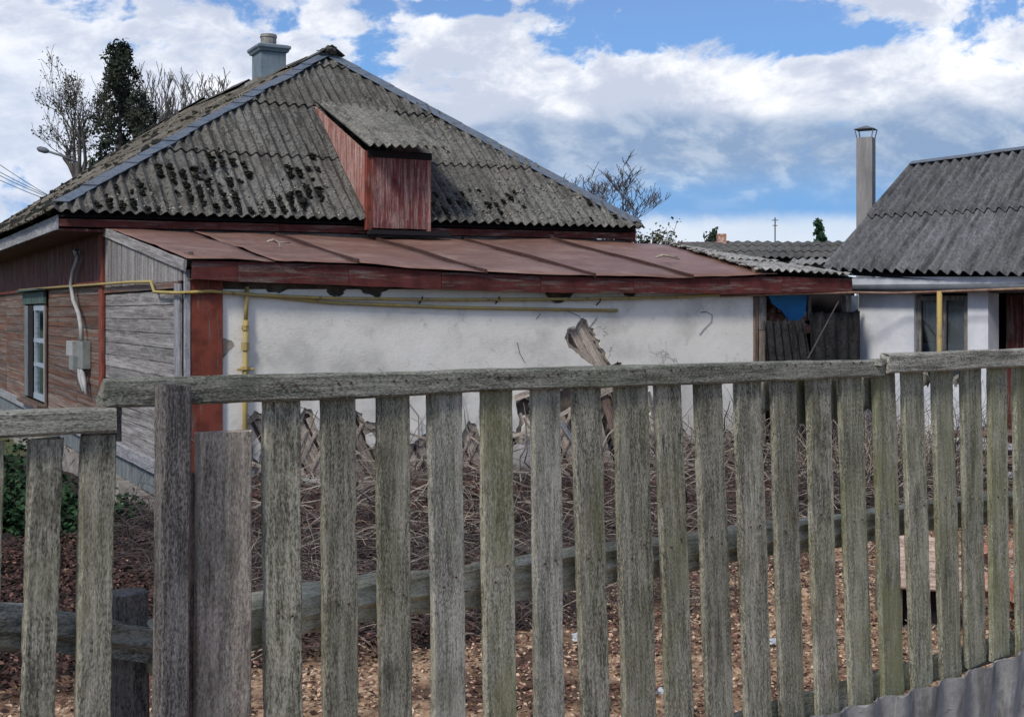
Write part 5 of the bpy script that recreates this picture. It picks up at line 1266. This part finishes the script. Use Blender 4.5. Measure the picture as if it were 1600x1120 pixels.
for i in range(900):
    p = HM @ Vector((rc.uniform(-1.5, 9.5), rc.uniform(-5.2, -.8), 0))
    if (FI @ p).y < .4: continue
    cl.add(*blobmesh((p.x, p.y, ground_z(p.x, p.y) + .004), rc.uniform(.01, .04), i, 1, (1.2, 1, .6), .6))
cl.build('clods', M['clod'], None, True, 'stuff')
# leaves caught in the brambles
pp = []; rr = random.Random(21)
for i in range(15000):
    s_ = rr.uniform(.2, 9.5); t_ = -.12 - rr.random() * 2.1; p = HM @ Vector((s_, t_, 0)); h_ = rr.random() ** 1.5 * (.32 + .16 * noise.noise((s_ * 1.5, t_, 4)))
    if (FI @ p).y < .5: continue
    pp.append((p.x, p.y, ground_z(p.x, p.y) + h_))
leaves('caught_dead_leaves', pp[:8500], .024, M['leaf_dark'], 4, .2); leaves('caught_brown_leaves', pp[8500:11500], .024, M['leaf_brown'], 5, .2)
# ivy bush at left
ivy = thing('ivy_bush', 'low dark green ivy bush against the left foundation, seen between the leftmost pickets', 'bush')
pp = []; ivs = MB()
ic = [(wpos(35, 800, -.35), .55), (wpos(100, 820, -.4), .5), (wpos(190, 822, -.35), .32), (wpos(-60, 790, -.3), .8), (wpos(20, 760, -.2), .6)]
for i in range(9000):
    c_, r_ = ic[i % 5]; v_ = Vector((rr.gauss(0, 1), rr.gauss(0, 1), rr.gauss(0, .7))).normalized() * r_ * rr.random() ** .4
    p = c_ + v_; z_ = max(p.z, ground_z(p.x, p.y) + .02)
    if (HI @ p).x > -.15: continue
    pp.append((p.x, p.y, z_))
leaves('foliage', pp, .055, M['leaf_green'], 6, .2, 'stuff', ivy, 1.1)
for i in range(60):
    c_, r_ = ic[i % 5]; ivs.tube([(c_.x, c_.y, GZ), c_ + Vector((rr.uniform(-1, 1) * r_ * .5, rr.uniform(-1, 1) * r_ * .5, 0)), c_ + Vector((rr.uniform(-1, 1), rr.uniform(-1, 1), .6)) * r_], .006, 3)
ivs.build('stem', M['twig_dark'], ivy)

# ================================================================== TREES
def grow(mb_, p, d, L, r, depth, rg, spread, up, tips, segs=4, kids=(2, 4), shrink=.72, minr=.008):
    pts = [p.copy()]; rads = [r]
    for i in range(segs):
        d = (d + Vector((rg.gauss(0, .12), rg.gauss(0, .12), rg.gauss(0, .08) + up * .08))).normalized(); p = p + d * L / segs; pts.append(p.copy()); rads.append(max(minr, r * (1 - .45 * (i + 1) / segs)))
    mb_.tube(pts, rads, 5 if r > .04 else 3, False)
    tips.append(p.copy())
    if depth <= 0: return
    for k in range(rg.randint(*kids)):
        i = rg.randint(1, segs); t = pts[i]
        ax = Vector((rg.gauss(0, 1), rg.gauss(0, 1), rg.gauss(0, .4))).normalized()
        nd = (d + ax * spread + Vector((0, 0, up * .3))).normalized()
        tips.append(t.copy())
        grow(mb_, t, nd, L * shrink * rg.uniform(.75, 1.15), max(minr, rads[i] * .6), depth - 1, rg, spread, up, tips, segs, kids, shrink, minr)
def tree(name, label, base, top, hcrown, seed, m, depth=5, spread=.7, up=.6, r=.12, leafm=None, leafn=0, leafs=.12, L0=None, kids=(2, 4), minr=.012, lean=(0, 0), group=None, width=None):
    rg = random.Random(seed); root = thing(name, label, 'tree', group, mw=Matrix.Translation(base))
    trunk_h = top - base.z - hcrown; tr = MB(); d = Vector((lean[0], lean[1], 1)).normalized()
    tp = [d * (trunk_h * t) + Vector((rg.gauss(0, .04), rg.gauss(0, .04), 0)) for t in (0, .3, .6, 1)]
    tr.tube(tp, [r * 1.3, r * 1.1, r, r * .9], 8); tr.build('trunk', M['bark'], root, True)
    cr = MB(); tips = []; L0 = L0 or hcrown * .42
    for k in range(4):
        ax = Vector((math.cos(k * 1.57 + rg.random()), math.sin(k * 1.57 + rg.random()), 0)) * (.15 + spread * .5 * (k > 0))
        grow(cr, tp[-1].copy(), (d + ax).normalized(), L0 * rg.uniform(.8, 1.1), r * .7, depth, rg, spread, up, tips, 4, kids, .72, minr)
    zm = max(v.z for v in tips); hw = sorted(abs(v.x) for v in tips)[int(len(tips) * .97)]
    kz = (top - base.z - tp[-1].z) / (zm - tp[-1].z); kx = (width / 2) / hw if width else 1
    def fx(v): return Vector((v[0] * kx, v[1] * kx, tp[-1].z + (v[2] - tp[-1].z) * kz))
    cr.v = [tuple(fx(v)) for v in cr.v]; tips = [fx(v) for v in tips]
    cr.build('crown', m, root)
    if leafm:
        pts = [tuple(rg.choice(tips) + Vector((rg.gauss(0, .06), rg.gauss(0, .06), rg.gauss(0, .06)))) for _ in range(leafn)]
        leaves('foliage', pts, leafs, leafm, seed, .1, 'stuff', root, 1.3)
    return root
def gb(px, Y): return Vector(((px - CX) / F * Y, Y, GZ - .1))
def ztop(py, Y): return H + (HY - py) / F * Y
tree('bare_tree', 'budding tree with dark trunk and sparse olive leaves left of the dark conifer', gb(122, 40), ztop(72, 40), 4.6, 3, M['bark'], 4, .85, .55, .13, M['bud'], 1900, .055, L0=1.5, minr=.0075, width=2.7, kids=(2, 4))
tree('bare_tree', 'pale leafless tree standing between the conifer and the house chimney', gb(262, 55), ztop(108, 55), 6.2, 5, M['bark_pale'], 5, .5, 1.3, .16, L0=1.6, minr=.0085, kids=(3, 4), group='pale leafless trees behind the roof', width=3.4)
tree('bare_tree', 'second pale leafless tree just left of the blue-grey chimney, half hidden by the ridge', gb(352, 58), ztop(102, 58), 5.2, 8, M['bark_pale'], 5, .5, 1.2, .15, L0=1.5, minr=.0085, kids=(2, 4), width=4.0, group='pale leafless trees behind the roof')
tree('bare_tree', 'leafless spreading tree rising behind the right end of the hipped roof', gb(962, 46), ztop(236, 46), 3.8, 12, M['bark_grey'], 5, .75, .9, .07, L0=1.2, minr=.0055, kids=(2, 4), width=3.1)
def conifer(name, label, base, top, rad, seed, m, n, size, droop=.3, zs=.15, fl=.12, ragged=.5):
    rg = random.Random(seed); root = thing(name, label, 'tree', mw=Matrix.Translation(base)); Ht = top - base.z
    tr = MB(); tr.tube([(0, 0, 0), (0.03, 0, Ht * .5), (0, 0, Ht * .97)], [.2, .12, .02], 7); tr.build('trunk', M['bark'], root, True)
    pts = []; br = MB(); nb_ = int(Ht * 9)
    for i in range(nb_):
        z = Ht * (zs + (1 - zs) * i / nb_); k = (1 - (i / nb_)) ** .62; a = rg.uniform(0, 6.283); rr_ = rad * (k * .9 + .12) * rg.uniform(1 - ragged, 1.1)
        pp_ = [Vector((0, 0, z))]
        for j in range(1, 5): f = j / 4; pp_.append(Vector((math.cos(a) * rr_ * f, math.sin(a) * rr_ * f, z - droop * rr_ * f * f + .1 * math.sin(f * 3))))
        br.tube(pp_, [.03, .025, .018, .012, .006], 3, False)
        for q in range(n // nb_):
            f = rg.random() ** .6; j = min(3, int(f * 4)); p = pp_[j].lerp(pp_[j + 1], f * 4 - j)
            pts.append((p.x + rg.gauss(0, fl), p.y + rg.gauss(0, fl), p.z + rg.gauss(0, fl * .9) - .05))
    br.build('branches', M['bark'], root); leaves('foliage', pts, size, m, seed, -.1, 'stuff', root, 2.0)
conifer('conifer_tree', 'tall dark ragged conifer behind the left slope of the hipped roof', gb(187, 44), ztop(66, 44), 2.6, 4, M['conifer'], 19000, .07, .75, .3, .10, .6)
conifer('fir_tree', 'tiny distant green fir above the far roof, left of the flue', gb(1279, 75), ztop(345, 75), .9, 9, M['fir'], 2500, .16, .2, .1, .08, .2)
conifer('round_tree', 'tiny dark tree just left of the distant brick chimney', gb(1113, 60), ztop(364, 60), .45, 10, M['conifer'], 900, .16, .1, .3, .15, .2)
shr = thing('shrub', 'olive shrub peeping over the right corner of the hipped roof', 'shrub', mw=Matrix.Translation(gb(1022, 27)))
tips = []; sm_ = MB(); rg = random.Random(3)
for k in range(9): grow(sm_, Vector((rg.gauss(0, .1), rg.gauss(0, .1), 2.0)), Vector((rg.gauss(0, .2), rg.gauss(0, .2), 1)), .8, .02, 3, rg, .5, .8, tips, 4, (2, 3), .7, .006)
zoff = ztop(345, 27) - (GZ - .1) - max(t.z for t in tips)
for i, v in enumerate(sm_.v): sm_.v[i] = (v[0], v[1], v[2] + zoff)
sm_.tube([(0, 0, 0), (0, 0, 2.2 + zoff)], [.05, .03], 6)
sm_.build('stems', M['bark'], shr); leaves('foliage', [(t.x + rg.gauss(0, .07), t.y + rg.gauss(0, .07), t.z + zoff + rg.gauss(0, .07)) for t in tips for _ in range(5)], .05, M['bud'], 4, .1, 'stuff', shr)
# far tree line
rg = random.Random(77); pts = []
for i in range(14000):
    a = rg.uniform(-.9, .9); Y = rg.uniform(150, 190); hgt = (2.2 + 2.0 * noise.noise((a * 14, 0, 0)) + .9 * noise.noise((a * 60, 3, 0))); pts.append((a * Y, Y, GZ + rg.random() * max(.6, hgt)))
leaves('far_treeline', pts, 1.2, M['conifer'], 8, -.2)
# ================================================================== street lamp and wires
lamp = thing('street_lamp', 'street lamp arm reaching left out of the bare tree at the left', 'lamp', mw=Matrix.Translation(gb(124, 38)))
bz_ = GZ - .1
def lp(px, py, Y=38): v = wp(px, py, Y); return (v.x - gb(124, 38).x, 0, v.z - bz_)
mb = MB(); mb.tube([(0, 0, 0), lp(121, 254)], [.09, .06], 8); mb.build('pole', M['bark'], lamp, True)
mb = MB(); mb.tube([lp(121, 254), lp(95, 243), lp(74, 236.5)], .035, 6); mb.build('arm', M['darkgutter'], lamp, True)
mb = MB(); a = Vector(lp(76, 237)); b = Vector(lp(58, 232)); mb.tube([a, a.lerp(b, .3), a.lerp(b, .8), b], [.05, .09, .085, .04], 8); mb.build('lamp_head', M['darkgutter'], lamp, True)
for k, (y0, y1, lab) in enumerate(((190, 300, 'topmost of the thin overhead wires crossing the sky at the left edge'), (238, 300, 'second overhead wire from the top at the left edge'), (255, 302, 'third overhead wire from the top at the left edge'), (272, 306, 'lowest overhead wire at the left edge, above the roof'))):
    a = wp(-260, y0 - 150, 26); b = wp(80, y1 + 8, 34); pts = []
    for i in range(15): t = i / 14; p = a.lerp(b, t); p.z -= .25 * 4 * t * (1 - t); pts.append(p)
    mb = MB(); mb.tube(pts, .009, 4); o = mb.build('overhead_wire', M['aluminium']); tag(o, lab, 'wire', 'overhead wires')
mb = MB(); p = wp(1211, 340, 48); mb.tube([(p.x, 48, GZ), (p.x, 48, p.z)], .025, 5); mb.tube([(p.x - .12, 48, p.z - .1), (p.x + .12, 48, p.z - .1)], .015, 4); mb.tube([(p.x - .09, 48, p.z - .3), (p.x + .09, 48, p.z - .3)], .015, 4)
o = mb.build('antenna_mast', M['aluminium']); tag(o, 'thin antenna mast rising above the far roof against the pale horizon', 'antenna')
